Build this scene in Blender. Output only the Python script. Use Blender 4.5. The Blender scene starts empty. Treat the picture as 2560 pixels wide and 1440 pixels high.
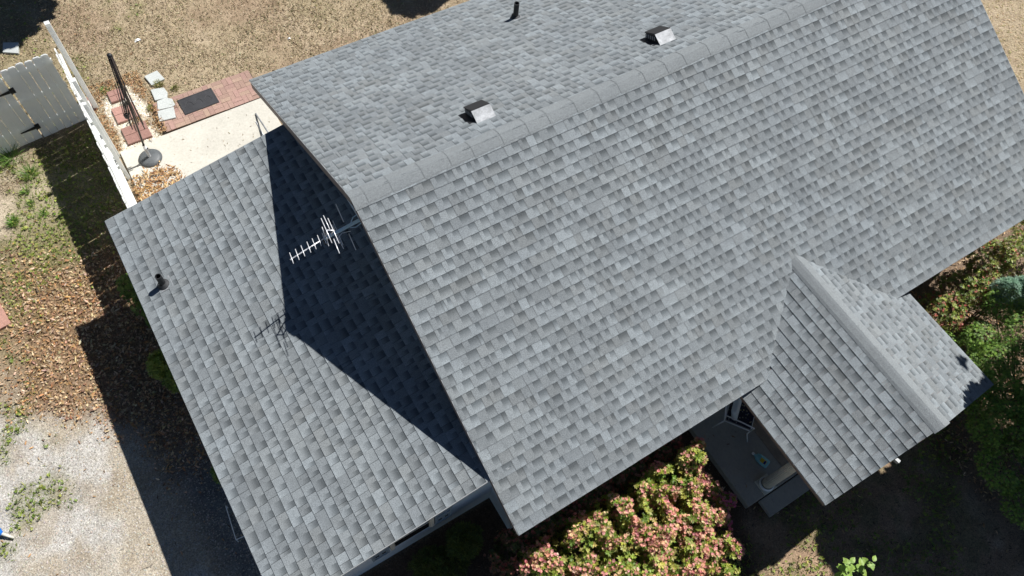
import bpy, math, random
import numpy as np
from mathutils import Vector, Matrix

random.seed(7)
rng = np.random.default_rng(7)
scene = bpy.context.scene
COL = scene.collection

# ------------------------------------------------------------------ camera
CAM_F, CAM_W = 1902.77, 2560.0
R_CAM = Matrix(((0.84844923, -0.52294071, 0.08165124),
                (0.42868233, 0.76944732, 0.47347891),
                (-0.31042773, -0.36672037, 0.87701243)))
CAM_P = Vector((-1.8056, -5.6398, 12.7374))
cd = bpy.data.cameras.new('camera'); cam = bpy.data.objects.new('camera', cd); COL.objects.link(cam)
cd.sensor_fit = 'HORIZONTAL'; cd.sensor_width = 36.0; cd.lens = 36.0 * CAM_F / CAM_W
cd.clip_start = 0.1; cd.clip_end = 1000
m = R_CAM.transposed().to_4x4(); m.translation = CAM_P; cam.matrix_world = m
scene.camera = cam

# ------------------------------------------------------------------ light
SUN = Vector((0.6842, 0.1395, 1.0)).normalized()
w = bpy.data.worlds.new('World'); scene.world = w; w.use_nodes = True
nt = w.node_tree; nt.nodes.clear()
sky = nt.nodes.new('ShaderNodeTexSky'); sky.sky_type = 'NISHITA'; sky.sun_disc = False
sky.sun_elevation = math.asin(SUN.z); sky.sun_rotation = math.atan2(SUN.x, SUN.y)
sky.air_density = 0.6; sky.dust_density = 0.0; sky.ozone_density = 1.5
bg = nt.nodes.new('ShaderNodeBackground'); bg.inputs['Strength'].default_value = 0.05
wo = nt.nodes.new('ShaderNodeOutputWorld')
nt.links.new(sky.outputs[0], bg.inputs[0]); nt.links.new(bg.outputs[0], wo.inputs[0])
sl = bpy.data.lights.new('sun', 'SUN'); sl.energy = 5.0; sl.angle = math.radians(0.53); sl.color = (1.0, 0.98, 0.955)
so = bpy.data.objects.new('sun', sl); COL.objects.link(so)
so.rotation_euler = (-SUN).to_track_quat('-Z', 'Y').to_euler(); so.location = (20, 5, 30)
vs = scene.view_settings; vs.view_transform = 'Standard'; vs.look = 'None'; vs.gamma = 1.0
vs.use_curve_mapping = False; vs.exposure = 0.55

# ------------------------------------------------------------------ constants of the house (metres)
W, H, P, L = 4.503, 4.414, 0.4625, 11.722
D, ZL, PL, YB, YF = 3.088, 2.037, 0.195, 3.042, 3.743
XP, HP, WP, PP, YP = 5.828, 2.933, 1.819, 0.4248, 6.381
E_MAIN = H - P * W
E_POR = HP - PP * WP
EXPO = 0.1544

# ------------------------------------------------------------------ materials
def new_mat(name):
    mt = bpy.data.materials.new(name); mt.use_nodes = True
    n = mt.node_tree; n.nodes.clear()
    out = n.nodes.new('ShaderNodeOutputMaterial')
    b = n.nodes.new('ShaderNodeBsdfPrincipled'); n.links.new(b.outputs[0], out.inputs['Surface'])
    return mt, n, b, out

def N(n, t, **kw):
    o = n.nodes.new(t)
    for k, v in kw.items():
        if k.startswith('i_'):
            key = k[2:]
            key = int(key) if key.isdigit() else key.replace('_', ' ')
            o.inputs[key].default_value = v
        else:
            setattr(o, k, v)
    return o

def mixc(n, fac, a, b, mode='MIX'):
    o = n.nodes.new('ShaderNodeMix'); o.data_type = 'RGBA'; o.blend_type = mode
    for key, val in ((0, fac), (6, a), (7, b)):
        if hasattr(val, 'is_output'): n.links.new(val, o.inputs[key])
        elif key == 0: o.inputs[0].default_value = val
        else: o.inputs[key].default_value = (*val, 1) if len(val) == 3 else val
    return o.outputs[2]

def ramp(n, src, stops):
    r = n.nodes.new('ShaderNodeValToRGB')
    el = r.color_ramp.elements
    while len(el) < len(stops): el.new(0.5)
    for e, (p, c) in zip(el, stops):
        e.position = p; e.color = (*c, 1) if len(c) == 3 else c
    n.links.new(src, r.inputs[0]); return r.outputs[0]

def noise(n, scale, detail=3, rough=0.6, vec=None, w3=None):
    o = N(n, 'ShaderNodeTexNoise'); o.inputs['Scale'].default_value = scale
    o.inputs['Detail'].default_value = detail; o.inputs['Roughness'].default_value = rough
    if vec is None:
        g = N(n, 'ShaderNodeNewGeometry'); vec = g.outputs['Position']
    n.links.new(vec, o.inputs['Vector'])
    return o.outputs['Fac']

def bump(n, b, h, strength, dist):
    o = N(n, 'ShaderNodeBump'); o.inputs['Strength'].default_value = strength; o.inputs['Distance'].default_value = dist
    n.links.new(h, o.inputs['Height']); n.links.new(o.outputs[0], b.inputs['Normal'])

def simple(name, col, rough=0.6, metal=0.0, var=0.15, vscale=6.0, fine=60.0, bmp=0.0, spec=0.5):
    mt, n, b, out = new_mat(name)
    a = noise(n, vscale, 4); c = noise(n, fine, 2)
    dark = tuple(x * (1 - var) for x in col); light = tuple(min(1, x * (1 + var)) for x in col)
    c1 = mixc(n, ramp(n, a, [(0.3, (0, 0, 0)), (0.7, (1, 1, 1))]), dark, light)
    c2 = mixc(n, ramp(n, c, [(0.35, (0, 0, 0)), (0.65, (1, 1, 1))]), tuple(x * (1 - var * .6) for x in (1, 1, 1)), (1, 1, 1))
    n.links.new(mixc(n, 1.0, c1, c2, 'MULTIPLY'), b.inputs['Base Color'])
    b.inputs['Roughness'].default_value = rough; b.inputs['Metallic'].default_value = metal
    b.inputs['Specular IOR Level'].default_value = spec
    if bmp: bump(n, b, c, bmp, 0.004)
    return mt

def attr_mat(name, rough=0.8, trans=0.0, var=0.25, fine=30.0, spec=0.3):
    mt, n, b, out = new_mat(name)
    at = N(n, 'ShaderNodeAttribute', attribute_name='Col')
    c = noise(n, fine, 2)
    v = mixc(n, ramp(n, c, [(0.3, (0, 0, 0)), (0.7, (1, 1, 1))]), (1 - var,) * 3, (1 + var * .4,) * 3)
    colr = mixc(n, 1.0, at.outputs['Color'], v, 'MULTIPLY')
    n.links.new(colr, b.inputs['Base Color'])
    b.inputs['Roughness'].default_value = rough; b.inputs['Specular IOR Level'].default_value = spec
    if trans:
        t = N(n, 'ShaderNodeBsdfTranslucent'); n.links.new(colr, t.inputs['Color'])
        ms = N(n, 'ShaderNodeMixShader'); ms.inputs[0].default_value = trans
        n.links.new(b.outputs[0], ms.inputs[1]); n.links.new(t.outputs[0], ms.inputs[2])
        n.links.new(ms.outputs[0], out.inputs['Surface'])
    return mt

def shingle_mat():
    mt, n, b, out = new_mat('asphalt_shingle')
    at = N(n, 'ShaderNodeAttribute', attribute_name='Col')
    sep = N(n, 'ShaderNodeSeparateColor'); n.links.new(at.outputs['Color'], sep.inputs[0])
    g = N(n, 'ShaderNodeNewGeometry')
    gr = noise(n, 95.0, 2, 0.7); gr2 = noise(n, 210.0, 1, 0.6); big = noise(n, 0.9, 3)
    # tone between warm-grey and cool light grey
    base = ramp(n, sep.outputs[0], [(0.0, (0.133, 0.144, 0.149)), (0.5, (0.183, 0.200, 0.208)), (1.0, (0.248, 0.274, 0.286))])
    base = mixc(n, sep.outputs[1], base, (0.172, 0.178, 0.174))
    # printed shadow band: blue channel carries it, granule noise frays its edge
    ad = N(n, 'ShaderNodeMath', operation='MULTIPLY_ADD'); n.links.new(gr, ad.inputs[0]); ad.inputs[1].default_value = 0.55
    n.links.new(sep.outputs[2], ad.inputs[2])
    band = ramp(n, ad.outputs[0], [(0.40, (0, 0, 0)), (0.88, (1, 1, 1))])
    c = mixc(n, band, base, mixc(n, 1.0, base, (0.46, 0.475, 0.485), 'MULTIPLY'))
    # granules
    sp = ramp(n, gr, [(0.30, (0.64, 0.64, 0.64)), (0.5, (1, 1, 1)), (0.72, (1.38, 1.38, 1.37))])
    sp2 = ramp(n, gr2, [(0.32, (0.78, 0.78, 0.78)), (0.66, (1.2, 1.2, 1.2))])
    c = mixc(n, 1.0, c, sp, 'MULTIPLY'); c = mixc(n, 1.0, c, sp2, 'MULTIPLY')
    c = mixc(n, 1.0, c, ramp(n, big, [(0.3, (0.93, 0.94, 0.95)), (0.7, (1.05, 1.05, 1.04))]), 'MULTIPLY')
    n.links.new(c, b.inputs['Base Color']); b.inputs['Roughness'].default_value = 0.92
    b.inputs['Specular IOR Level'].default_value = 0.25
    bump(n, b, gr, 0.5, 0.004)
    return mt

def ground_mat():
    mt, n, b, out = new_mat('yard_ground')
    at = N(n, 'ShaderNodeAttribute', attribute_name='Col')
    a = noise(n, 3.0, 6, 0.65); f = noise(n, 38.0, 4, 0.7); ff = noise(n, 120.0, 2, 0.7)
    v = N(n, 'ShaderNodeTexVoronoi'); v.inputs['Scale'].default_value = 55.0
    g = N(n, 'ShaderNodeNewGeometry'); n.links.new(g.outputs['Position'], v.inputs['Vector'])
    c = at.outputs['Color']
    c = mixc(n, 1.0, c, ramp(n, a, [(0.3, (0.78, 0.76, 0.74)), (0.7, (1.15, 1.15, 1.16))]), 'MULTIPLY')
    c = mixc(n, 1.0, c, ramp(n, f, [(0.3, (0.62, 0.60, 0.58)), (0.52, (1, 1, 1)), (0.75, (1.3, 1.3, 1.3))]), 'MULTIPLY')
    c = mixc(n, 1.0, c, ramp(n, ff, [(0.3, (0.75, 0.75, 0.75)), (0.7, (1.22, 1.22, 1.22))]), 'MULTIPLY')
    vd = N(n, 'ShaderNodeSeparateColor'); n.links.new(v.outputs['Color'], vd.inputs[0])
    c = mixc(n, 1.0, c, ramp(n, vd.outputs[0], [(0.0, (0.72, 0.71, 0.70)), (1.0, (1.2, 1.2, 1.2))]), 'MULTIPLY')
    n.links.new(c, b.inputs['Base Color']); b.inputs['Roughness'].default_value = 0.95
    b.inputs['Specular IOR Level'].default_value = 0.15
    bump(n, b, f, 0.8, 0.02)
    return mt

def concrete_mat(name, col, stain, rough=0.85):
    mt, n, b, out = new_mat(name)
    a = noise(n, 1.8, 6, 0.6); f = noise(n, 25.0, 4, 0.7); s = noise(n, 9.0, 5, 0.75)
    c = mixc(n, ramp(n, a, [(0.35, (0, 0, 0)), (0.68, (1, 1, 1))]), col, tuple(x * .87 for x in col))
    c = mixc(n, ramp(n, s, [(0.60, (0, 0, 0)), (0.70, (1, 1, 1))]), c, stain)
    c = mixc(n, 1.0, c, ramp(n, f, [(0.3, (0.86, 0.86, 0.85)), (0.7, (1.05, 1.05, 1.05))]), 'MULTIPLY')
    n.links.new(c, b.inputs['Base Color']); b.inputs['Roughness'].default_value = rough
    b.inputs['Specular IOR Level'].default_value = 0.2
    bump(n, b, f, 0.3, 0.004)
    return mt

M = dict(
    shingle=shingle_mat(), ground=ground_mat(),
    leaf=attr_mat('dry_leaf', 0.75, 0.12), green=attr_mat('green_leaf', 0.5, 0.30, spec=0.4, var=0.3),
    petal=attr_mat('petal', 0.7, 0.25), stone=attr_mat('stone_chip', 0.9),
    brick=attr_mat('clay_paver', 0.9, fine=40.0, var=0.22), bark=attr_mat('bark', 0.9, fine=50.0),
    slab=concrete_mat('pale_concrete', (0.53, 0.505, 0.44), (0.38, 0.35, 0.30)),
    porch=concrete_mat('grey_concrete', (0.44, 0.405, 0.345), (0.30, 0.25, 0.20)),
    flag=concrete_mat('grey_stone', (0.47, 0.49, 0.47), (0.36, 0.37, 0.35)),
    white=simple('white_paint', (0.82, 0.82, 0.80), 0.45, var=0.06, vscale=3, fine=20),
    wall=simple('pale_siding', (0.66, 0.73, 0.75), 0.6, var=0.06),
    trim=simple('cream_trim', (0.62, 0.60, 0.50), 0.55, var=0.1),
    shutter=simple('blue_grey_shutter', (0.22, 0.29, 0.34), 0.55, var=0.1),
    fascia=simple('dark_fascia', (0.16, 0.13, 0.12), 0.6, var=0.15),
    drip=simple('drip_edge', (0.30, 0.31, 0.31), 0.5, var=0.1),
    glass=simple('dark_glass', (0.012, 0.014, 0.016), 0.08, var=0.0),
    black=simple('black_metal', (0.011, 0.012, 0.014), 0.6, var=0.2),
    rubber=simple('black_rubber', (0.035, 0.036, 0.038), 0.7, var=0.3, fine=90, bmp=0.3),
    galv=simple('galvanised_steel', (0.30, 0.31, 0.32), 0.6, metal=0.25, var=0.35, vscale=9),
    alu=simple('aluminium', (0.85, 0.85, 0.86), 0.35, metal=0.35, var=0.05),
    bluealu=simple('blue_grey_tube', (0.60, 0.78, 0.88), 0.4, metal=0.0, var=0.1),
    base=simple('umbrella_base_plastic', (0.085, 0.092, 0.095), 0.55, var=0.2, vscale=9),
    frame=simple('bronze_frame', (0.050, 0.038, 0.032), 0.35, var=0.2),
    mat=simple('rubber_mat', (0.028, 0.028, 0.031), 0.6, var=0.25, fine=120, bmp=0.5),
    bottle=simple('teal_plastic', (0.25, 0.55, 0.58), 0.35, var=0.08),
    yellow=simple('yellow_label', (0.75, 0.55, 0.04), 0.5, var=0.05),
    navy=simple('navy_print', (0.03, 0.04, 0.18), 0.5, var=0.05),
    bluep=simple('bright_blue_plastic', (0.01, 0.16, 0.62), 0.3, var=0.08),
    tan=simple('woven_rug', (0.34, 0.27, 0.20), 0.95, var=0.25, fine=150, bmp=0.6),
    soil=simple('dark_soil', (0.05, 0.04, 0.03), 0.95, var=0.3),
)

def vinyl_mat():
    mt = simple('white_vinyl', (0.90, 0.905, 0.885), 0.45, var=0.05, vscale=3, fine=20); n = mt.node_tree
    b = [q for q in n.nodes if q.type == 'BSDF_PRINCIPLED'][0]; out = [q for q in n.nodes if q.type == 'OUTPUT_MATERIAL'][0]
    t = N(n, 'ShaderNodeBsdfTranslucent'); t.inputs['Color'].default_value = (.93, .94, .91, 1)
    ms = N(n, 'ShaderNodeMixShader'); ms.inputs[0].default_value = .45
    n.links.new(b.outputs[0], ms.inputs[1]); n.links.new(t.outputs[0], ms.inputs[2]); n.links.new(ms.outputs[0], out.inputs['Surface'])
    return mt
M['vinyl'] = vinyl_mat()

def floral_mat():
    mt, n, b, out = new_mat('floral_fabric')
    v = N(n, 'ShaderNodeTexVoronoi'); v.inputs['Scale'].default_value = 22.0
    g = N(n, 'ShaderNodeNewGeometry'); n.links.new(g.outputs['Position'], v.inputs['Vector'])
    sp = N(n, 'ShaderNodeSeparateColor'); n.links.new(v.outputs['Color'], sp.inputs[0])
    c = ramp(n, sp.outputs[0], [(0.0, (0.03, 0.04, 0.12)), (0.3, (0.45, 0.42, 0.30)), (0.55, (0.05, 0.07, 0.16)), (0.8, (0.42, 0.38, 0.16))])
    c = mixc(n, ramp(n, v.outputs['Distance'], [(0.25, (0, 0, 0)), (0.34, (1, 1, 1))]), c, (0.015, 0.015, 0.03))
    n.links.new(c, b.inputs['Base Color']); b.inputs['Roughness'].default_value = 0.9
    return mt
M['floral'] = floral_mat()

# ------------------------------------------------------------------ mesh helpers
class MB:
    """collects faces; builds ONE mesh object"""
    def __init__(s): s.v = []; s.f = []; s.c = []
    def face(s, pts, col=(1, 1, 1)):
        b = len(s.v); s.v += [tuple(p) for p in pts]; s.f.append(tuple(range(b, b + len(pts)))); s.c.append(col)
    def add(s, vs, fs, col=(1, 1, 1)):
        b = len(s.v); s.v += [tuple(p) for p in vs]
        for f in fs: s.f.append(tuple(b + i for i in f)); s.c.append(col)
    def hexa(s, p, col=(1, 1, 1)):          # 8 points: bottom 4 (ccw from above), top 4
        s.add(p, [(3, 2, 1, 0), (4, 5, 6, 7), (0, 1, 5, 4), (1, 2, 6, 5), (2, 3, 7, 6), (3, 0, 4, 7)], col)
    def box(s, c, d, rz=0.0, col=(1, 1, 1), mat=None):
        hx, hy, hz = d[0] / 2, d[1] / 2, d[2] / 2
        p = [Vector((x, y, z)) for z in (-hz, hz) for x, y in ((-hx, -hy), (hx, -hy), (hx, hy), (-hx, hy))]
        R = mat if mat is not None else Matrix.Rotation(rz, 3, 'Z')
        s.hexa([R @ q + Vector(c) for q in p], col)
    def beam(s, a, b, w_, h_, col=(1, 1, 1)):
        a, b = Vector(a), Vector(b); t = (b - a).normalized()
        up = Vector((0, 0, 1)) if abs(t.z) < 0.95 else Vector((0, 1, 0))
        x = t.cross(up).normalized(); z = x.cross(t)
        q = [(-1, -1), (1, -1), (1, 1), (-1, 1)]
        lo = [a + x * i * w_ / 2 + z * j * h_ / 2 for i, j in q]; hi = [b + x * i * w_ / 2 + z * j * h_ / 2 for i, j in q]
        s.add(lo + hi, [(0, 1, 2, 3), (7, 6, 5, 4), (1, 0, 4, 5), (2, 1, 5, 6), (3, 2, 6, 7), (0, 3, 7, 4)], col)
    def tube(s, pts, r, n=8, col=(1, 1, 1), caps=True):
        pts = [Vector(p) for p in pts]; k = len(pts)
        rs = r if isinstance(r, (list, tuple)) else [r] * k
        b = len(s.v); ref = None
        for i, p in enumerate(pts):
            t = (pts[min(i + 1, k - 1)] - pts[max(i - 1, 0)]).normalized()
            if ref is None: ref = Vector((0, 0, 1)) if abs(t.z) < 0.9 else Vector((1, 0, 0))
            x = t.cross(ref).normalized(); y = x.cross(t).normalized(); ref = y
            ref = y
            for j in range(n):
                a = 2 * math.pi * j / n
                s.v.append(tuple(p + (x * math.cos(a) + y * math.sin(a)) * rs[i]))
        for i in range(k - 1):
            for j in range(n):
                s.f.append((b + i * n + j, b + i * n + (j + 1) % n, b + (i + 1) * n + (j + 1) % n, b + (i + 1) * n + j)); s.c.append(col)
        if caps:
            s.f.append(tuple(b + j for j in range(n))[::-1]); s.c.append(col)
            s.f.append(tuple(b + (k - 1) * n + j for j in range(n))); s.c.append(col)
    def lathe(s, prof, c=(0, 0, 0), n=24, col=(1, 1, 1)):   # profile (r, z)
        b = len(s.v); k = len(prof)
        for r, z in prof:
            for j in range(n):
                a = 2 * math.pi * j / n; s.v.append((c[0] + r * math.cos(a), c[1] + r * math.sin(a), c[2] + z))
        for i in range(k - 1):
            for j in range(n):
                s.f.append((b + i * n + j, b + i * n + (j + 1) % n, b + (i + 1) * n + (j + 1) % n, b + (i + 1) * n + j)); s.c.append(col)
    def prism(s, poly, z0, z1, col=(1, 1, 1)):              # poly ccw in xy
        n = len(poly)
        vs_ = [(x, y, z0) for x, y in poly] + [(x, y, z1) for x, y in poly]
        s.add(vs_, [tuple(range(n))[::-1], tuple(range(n, 2 * n))] + [(i, (i + 1) % n, n + (i + 1) % n, n + i) for i in range(n)], col)
    def mesh(s, name, smooth=False):
        me = bpy.data.meshes.new(name); me.from_pydata(s.v, [], s.f); 
        ca = me.color_attributes.new('Col', 'FLOAT_COLOR', 'CORNER')
        arr = np.ones((len(me.loops), 4), dtype=np.float32); k = 0
        for f, c in zip(s.f, s.c):
            arr[k:k + len(f), :3] = c; k += len(f)
        ca.data.foreach_set('color', arr.ravel())
        if smooth: me.polygons.foreach_set('use_smooth', [True] * len(me.polygons))
        me.update(); return me
    def build(s, name, mat, parent=None, loc=None, smooth=False, bevel=0.0):
        me = s.mesh(name, smooth); me.materials.append(mat)
        return link(name, me, parent, loc, bevel)

def link(name, me, parent=None, loc=None, bevel=0.0):
    o = bpy.data.objects.new(name, me); COL.objects.link(o)
    if parent is not None: o.parent = parent
    if loc is not None: o.location = loc
    if bevel:
        md = o.modifiers.new('bevel', 'BEVEL'); md.width = bevel; md.segments = 2; md.limit_method = 'ANGLE'
    return o

def tag(o, label=None, cat=None, group=None, kind=None):
    if label: o['label'] = label
    if cat: o['category'] = cat
    if group: o['group'] = group
    if kind: o['kind'] = kind
    return o

def empty(name, loc, rz=0.0):
    o = bpy.data.objects.new(name, None); COL.objects.link(o); o.location = loc; o.rotation_euler = (0, 0, rz)
    o.empty_display_size = 0.2
    return o

def np_mesh(name, V, F, colv=None, colc=None):
    """V (n,3), F (m,k) equal size polygons, colour per vertex or per corner"""
    me = bpy.data.meshes.new(name); n, (m_, k) = len(V), F.shape
    me.vertices.add(n); me.vertices.foreach_set('co', np.ascontiguousarray(V, dtype=np.float32).ravel())
    me.loops.add(m_ * k); me.loops.foreach_set('vertex_index', np.ascontiguousarray(F, dtype=np.int32).ravel())
    me.polygons.add(m_); me.polygons.foreach_set('loop_start', np.arange(0, m_ * k, k, dtype=np.int32))
    if colv is not None:
        ca = me.color_attributes.new('Col', 'FLOAT_COLOR', 'POINT')
        a = np.ones((n, 4), dtype=np.float32); a[:, :3] = colv; ca.data.foreach_set('color', a.ravel())
    if colc is not None:
        ca = me.color_attributes.new('Col', 'FLOAT_COLOR', 'CORNER')
        a = np.ones((m_ * k, 4), dtype=np.float32); a[:, :3] = colc; ca.data.foreach_set('color', a.ravel())
    me.update(calc_edges=True); me.validate(); return me

def rotm(yaw, pitch, roll):
    cy, sy, cp, sp, cr, sr = np.cos(yaw), np.sin(yaw), np.cos(pitch), np.sin(pitch), np.cos(roll), np.sin(roll)
    R = np.empty((len(yaw), 3, 3))
    R[:, 0, 0] = cy * cp; R[:, 0, 1] = cy * sp * sr - sy * cr; R[:, 0, 2] = cy * sp * cr + sy * sr
    R[:, 1, 0] = sy * cp; R[:, 1, 1] = sy * sp * sr + cy * cr; R[:, 1, 2] = sy * sp * cr - cy * sr
    R[:, 2, 0] = -sp; R[:, 2, 1] = cp * sr; R[:, 2, 2] = cp * cr
    return R

def scatter(name, tv, tf, pos, R, sc, col, mat, parent=None, tcol=None, origin=(0, 0, 0)):
    """copies of a template joined into one mesh"""
    tv = np.asarray(tv, float); tf = np.asarray(tf); n = len(pos)
    if n == 0: return None
    sc = np.asarray(sc, float)
    if sc.ndim == 1: sc = np.repeat(sc[:, None], 3, 1)
    V = np.einsum('nij,nkj->nki', R, tv[None] * sc[:, None, :]) + (np.asarray(pos) - np.asarray(origin))[:, None, :]
    F = tf[None] + (np.arange(n) * len(tv))[:, None, None]
    C = np.repeat(np.asarray(col)[:, None, :], len(tv), 1)
    if tcol is not None: C = C * np.asarray(tcol)[None]
    me = np_mesh(name, V.reshape(-1, 3), F.reshape(-1, tf.shape[1]), colv=C.reshape(-1, 3))
    me.materials.append(mat)
    return link(name, me, parent, None if parent is not None else origin)

# value noise for layout masks
_g = rng.random((8, 256, 256))
def vnoise(x, y, s, k=0):
    x = np.asarray(x, float) * s + 31.7 * (k + 1); y = np.asarray(y, float) * s + 57.3 * (k + 1)
    xi = np.floor(x).astype(int); yi = np.floor(y).astype(int); fx = x - xi; fy = y - yi
    fx = fx * fx * (3 - 2 * fx); fy = fy * fy * (3 - 2 * fy); G = _g[k % 8]
    a = G[xi % 256, yi % 256]; b = G[(xi + 1) % 256, yi % 256]; c = G[xi % 256, (yi + 1) % 256]; d = G[(xi + 1) % 256, (yi + 1) % 256]
    return (a * (1 - fx) + b * fx) * (1 - fy) + (c * (1 - fx) + d * fx) * fy
def fbm(x, y, s, k=0):
    return (vnoise(x, y, s, k) * .5 + vnoise(x, y, s * 2.1, k + 1) * .27 + vnoise(x, y, s * 4.3, k + 2) * .15 + vnoise(x, y, s * 9, k + 3) * .08)
def sst(a, b, x): t = np.clip((x - a) / (b - a), 0, 1); return t * t * (3 - 2 * t)

# ------------------------------------------------------------------ zones of the ground
def gz(x, y):
    return (fbm(x, y, 0.7, 4) - .5) * 0.03
def m_leaf(x, y):        # how much the leaf litter covers
    n = fbm(x, y, 0.9, 0) - .5
    a = sst(0.35, 1.75, y + n * 2.0 + (x + 4.5) * 0.35) * sst(5.0, 3.7, y + n * 2.2) * sst(-2.6, -3.0, x)
    a = a * (1 - sst(-5.0, -5.7, x + n * 1.5) * 0.75) * (1 - .75 * sst(.95, .4, np.hypot((x + 4.15) / .85, (y - 4.9) / 1.25) + n * .9))
    b = sst(0.55, 0.25, np.hypot((x + 2.25) / 1.0, (y - 4.95) / 0.95) + n * .35)            # heap at the fence corner of the patio
    c = sst(-1.2, 0.2, y) * sst(-4.3, -3.9, x) * sst(-2.6, -3.0, x) * sst(1.8, 0.8, y) * .8  # under the side eave
    return np.clip(np.maximum(np.maximum(a, b), c), 0, 1)
def m_weed(x, y):
    n = fbm(x, y, 1.3, 2) - .5
    a0 = sst(.9, .45, np.hypot((x + 4.15) / .85, (y - 4.9) / 1.25) + n * .9) * .9 + sst(.8, .4, np.hypot((x + 5.3) / .9, (y - 4.3) / 1.6) + n * 1.2) * .7
    a = a0 + sst(3.7, 4.6, y + n * 2.5) * sst(7.4, 6.7, y) * sst(-2.6, -3.0, x) * sst(0.36, 0.60, fbm(x, y, 1.1, 3) + sst(-5.2, -4.3, x) * .14)
    b = sst(-5.2, -5.7, x + n * .8) * sst(-2.6, -1.5, y) * sst(0.48, 0.60, fbm(x, y, 1.4, 5)) * sst(5, 4, y)
    c = sst(7.0, 7.6, y) * sst(0.54, 0.66, fbm(x, y, 0.8, 6)) * (sst(2.5, 0.0, x) * .7 + .25)
    d = sst(-5.9, -6.4, y) * sst(0.44, 0.58, fbm(x, y, 1.2, 1)) * .8
    e = sst(7.2, 7.6, y) * sst(-2.4, -3.2, x) * .55
    return np.clip(a + b + c + d + e, 0, 1)
def m_gravel(x, y):
    n = fbm(x, y, 0.8, 7) - .5
    return sst(2.2, 1.0, y + n * 1.4 + (x + 4.5) * .3) * sst(-2.6, -3.0, x)
def m_lime(x, y):
    n = fbm(x, y, 2.2, 4) - .5
    a = sst(0.0, .25, .46 - np.abs(x + 2.13) + n * .3) * sst(5.9, 6.2, y) * sst(7.9, 7.3, y + n * .8)
    return np.clip(a * sst(0.30, 0.45, fbm(x, y, 2.6, 1) + .05), 0, 1)

def ground_col(x, y):
    n1 = fbm(x, y, 0.55, 1); n2 = fbm(x, y, 2.4, 5)
    def mix(c, t, col): return c * (1 - t[..., None]) + np.array(col) * t[..., None]
    c = np.ones(x.shape + (3,)) * np.array((0.345, 0.28, 0.185))
    c = mix(c, sst(.46, .66, n1) * .8, (0.29, 0.215, 0.145)); c = mix(c, sst(.56, .70, n2) * .5, (0.42, 0.34, 0.24))
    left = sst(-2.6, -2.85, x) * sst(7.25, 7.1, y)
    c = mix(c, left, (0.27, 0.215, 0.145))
    c = mix(c, left * sst(.40, .52, n1) * sst(4.8, 5.6, y), (0.46, 0.39, 0.29))
    gcol = np.ones(x.shape + (3,)) * np.array((0.40, 0.355, 0.28)); gcol = mix(gcol, sst(.54, .66, n1), (0.45, 0.435, 0.40)); gcol = mix(gcol, sst(.5, .66, n2) * .6, (0.33, 0.275, 0.20))
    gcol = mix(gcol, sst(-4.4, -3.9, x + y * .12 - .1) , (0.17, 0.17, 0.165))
    t = m_gravel(x, y)[..., None]; c = c * (1 - t) + gcol * t
    c = mix(c, m_leaf(x, y) * .85, (0.21, 0.135, 0.075))
    c = mix(c, m_weed(x, y) * .5, (0.16, 0.16, 0.06))
    c = mix(c, m_lime(x, y), (0.62, 0.57, 0.47))
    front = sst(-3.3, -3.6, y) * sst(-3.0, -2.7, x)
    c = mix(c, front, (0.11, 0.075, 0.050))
    yard = sst(-5.9, -6.3, y + (n2 - .5) * .6) * sst(3.2, 3.9, x + (n1 - .5) * 1.2 - (y + 6.6) * .5)
    c = mix(c, yard, (0.32, 0.225, 0.15)); c = mix(c, yard * sst(.45, .6, n2) * .6, (0.16, 0.155, 0.08)); c = mix(c, yard * sst(.50, .64, n1) * .7, (0.40, 0.34, 0.27))
    right = sst(7.3, 7.9, x) * front
    c = mix(c, right, (0.20, 0.145, 0.10))
    return c

def build_ground():
    xs = np.arange(-8.5, 20.01, 0.09); ys = np.arange(-11.5, 15.01, 0.09)
    X, Y = np.meshgrid(xs, ys); Z = gz(X, Y)
    nx, ny = len(xs), len(ys)
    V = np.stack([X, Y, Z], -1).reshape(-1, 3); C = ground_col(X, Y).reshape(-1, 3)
    i = np.arange(ny - 1)[:, None] * nx + np.arange(nx - 1)[None]
    F = np.stack([i, i + 1, i + nx + 1, i + nx], -1).reshape(-1, 4)
    # skirt to the horizon: a ring of big quads meeting the fine sheet at its rim
    far = 300.0; x0, x1, y0, y1 = xs[0], xs[-1], ys[0], ys[-1]; b = len(V)
    rim = [0, nx - 1, ny * nx - 1, (ny - 1) * nx]
    V = np.vstack([V, [(-far, -far, 0), (far, -far, 0), (far, far, 0), (-far, far, 0)]]); C = np.vstack([C, [(0.22, 0.19, 0.10)] * 4])
    F = np.vstack([F, [[b, b + 1, rim[1], rim[0]], [b + 1, b + 2, rim[2], rim[1]], [b + 2, b + 3, rim[3], rim[2]], [b + 3, b, rim[0], rim[3]]]])
    me = np_mesh('ground', V, F, colv=C); me.materials.append(M['ground'])
    me.polygons.foreach_set('use_smooth', [True] * len(me.polygons))
    return tag(link('ground', me), 'yard ground of dry grass, bare soil and gravel around the house', kind='structure')
build_ground()

def slabs():
    mb = MB(); mb.prism([(-2.6, 3.1), (0.50, 3.1), (0.50, 6.17), (-2.57, 6.12)], -0.05, 0.06)
    tag(mb.build('patio', M['slab'], bevel=0.01), 'pale concrete patio strip behind the lower roof', kind='structure')
    mb = MB(); mb.prism([(3.94, -4.15), (3.94, -5.86), (7.7, -5.86), (7.7, -4.15)][::1], -0.05, 0.15)
    o = tag(mb.build('porch_floor', M['porch'], bevel=0.01), 'grey concrete porch floor under the gabled porch roof', kind='structure')
    mb = MB(); mb.box((5.9, -6.03, 0.03), (3.4, 0.30, 0.14)); mb.build('step', M['porch'], o, bevel=0.008)
slabs()

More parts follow.
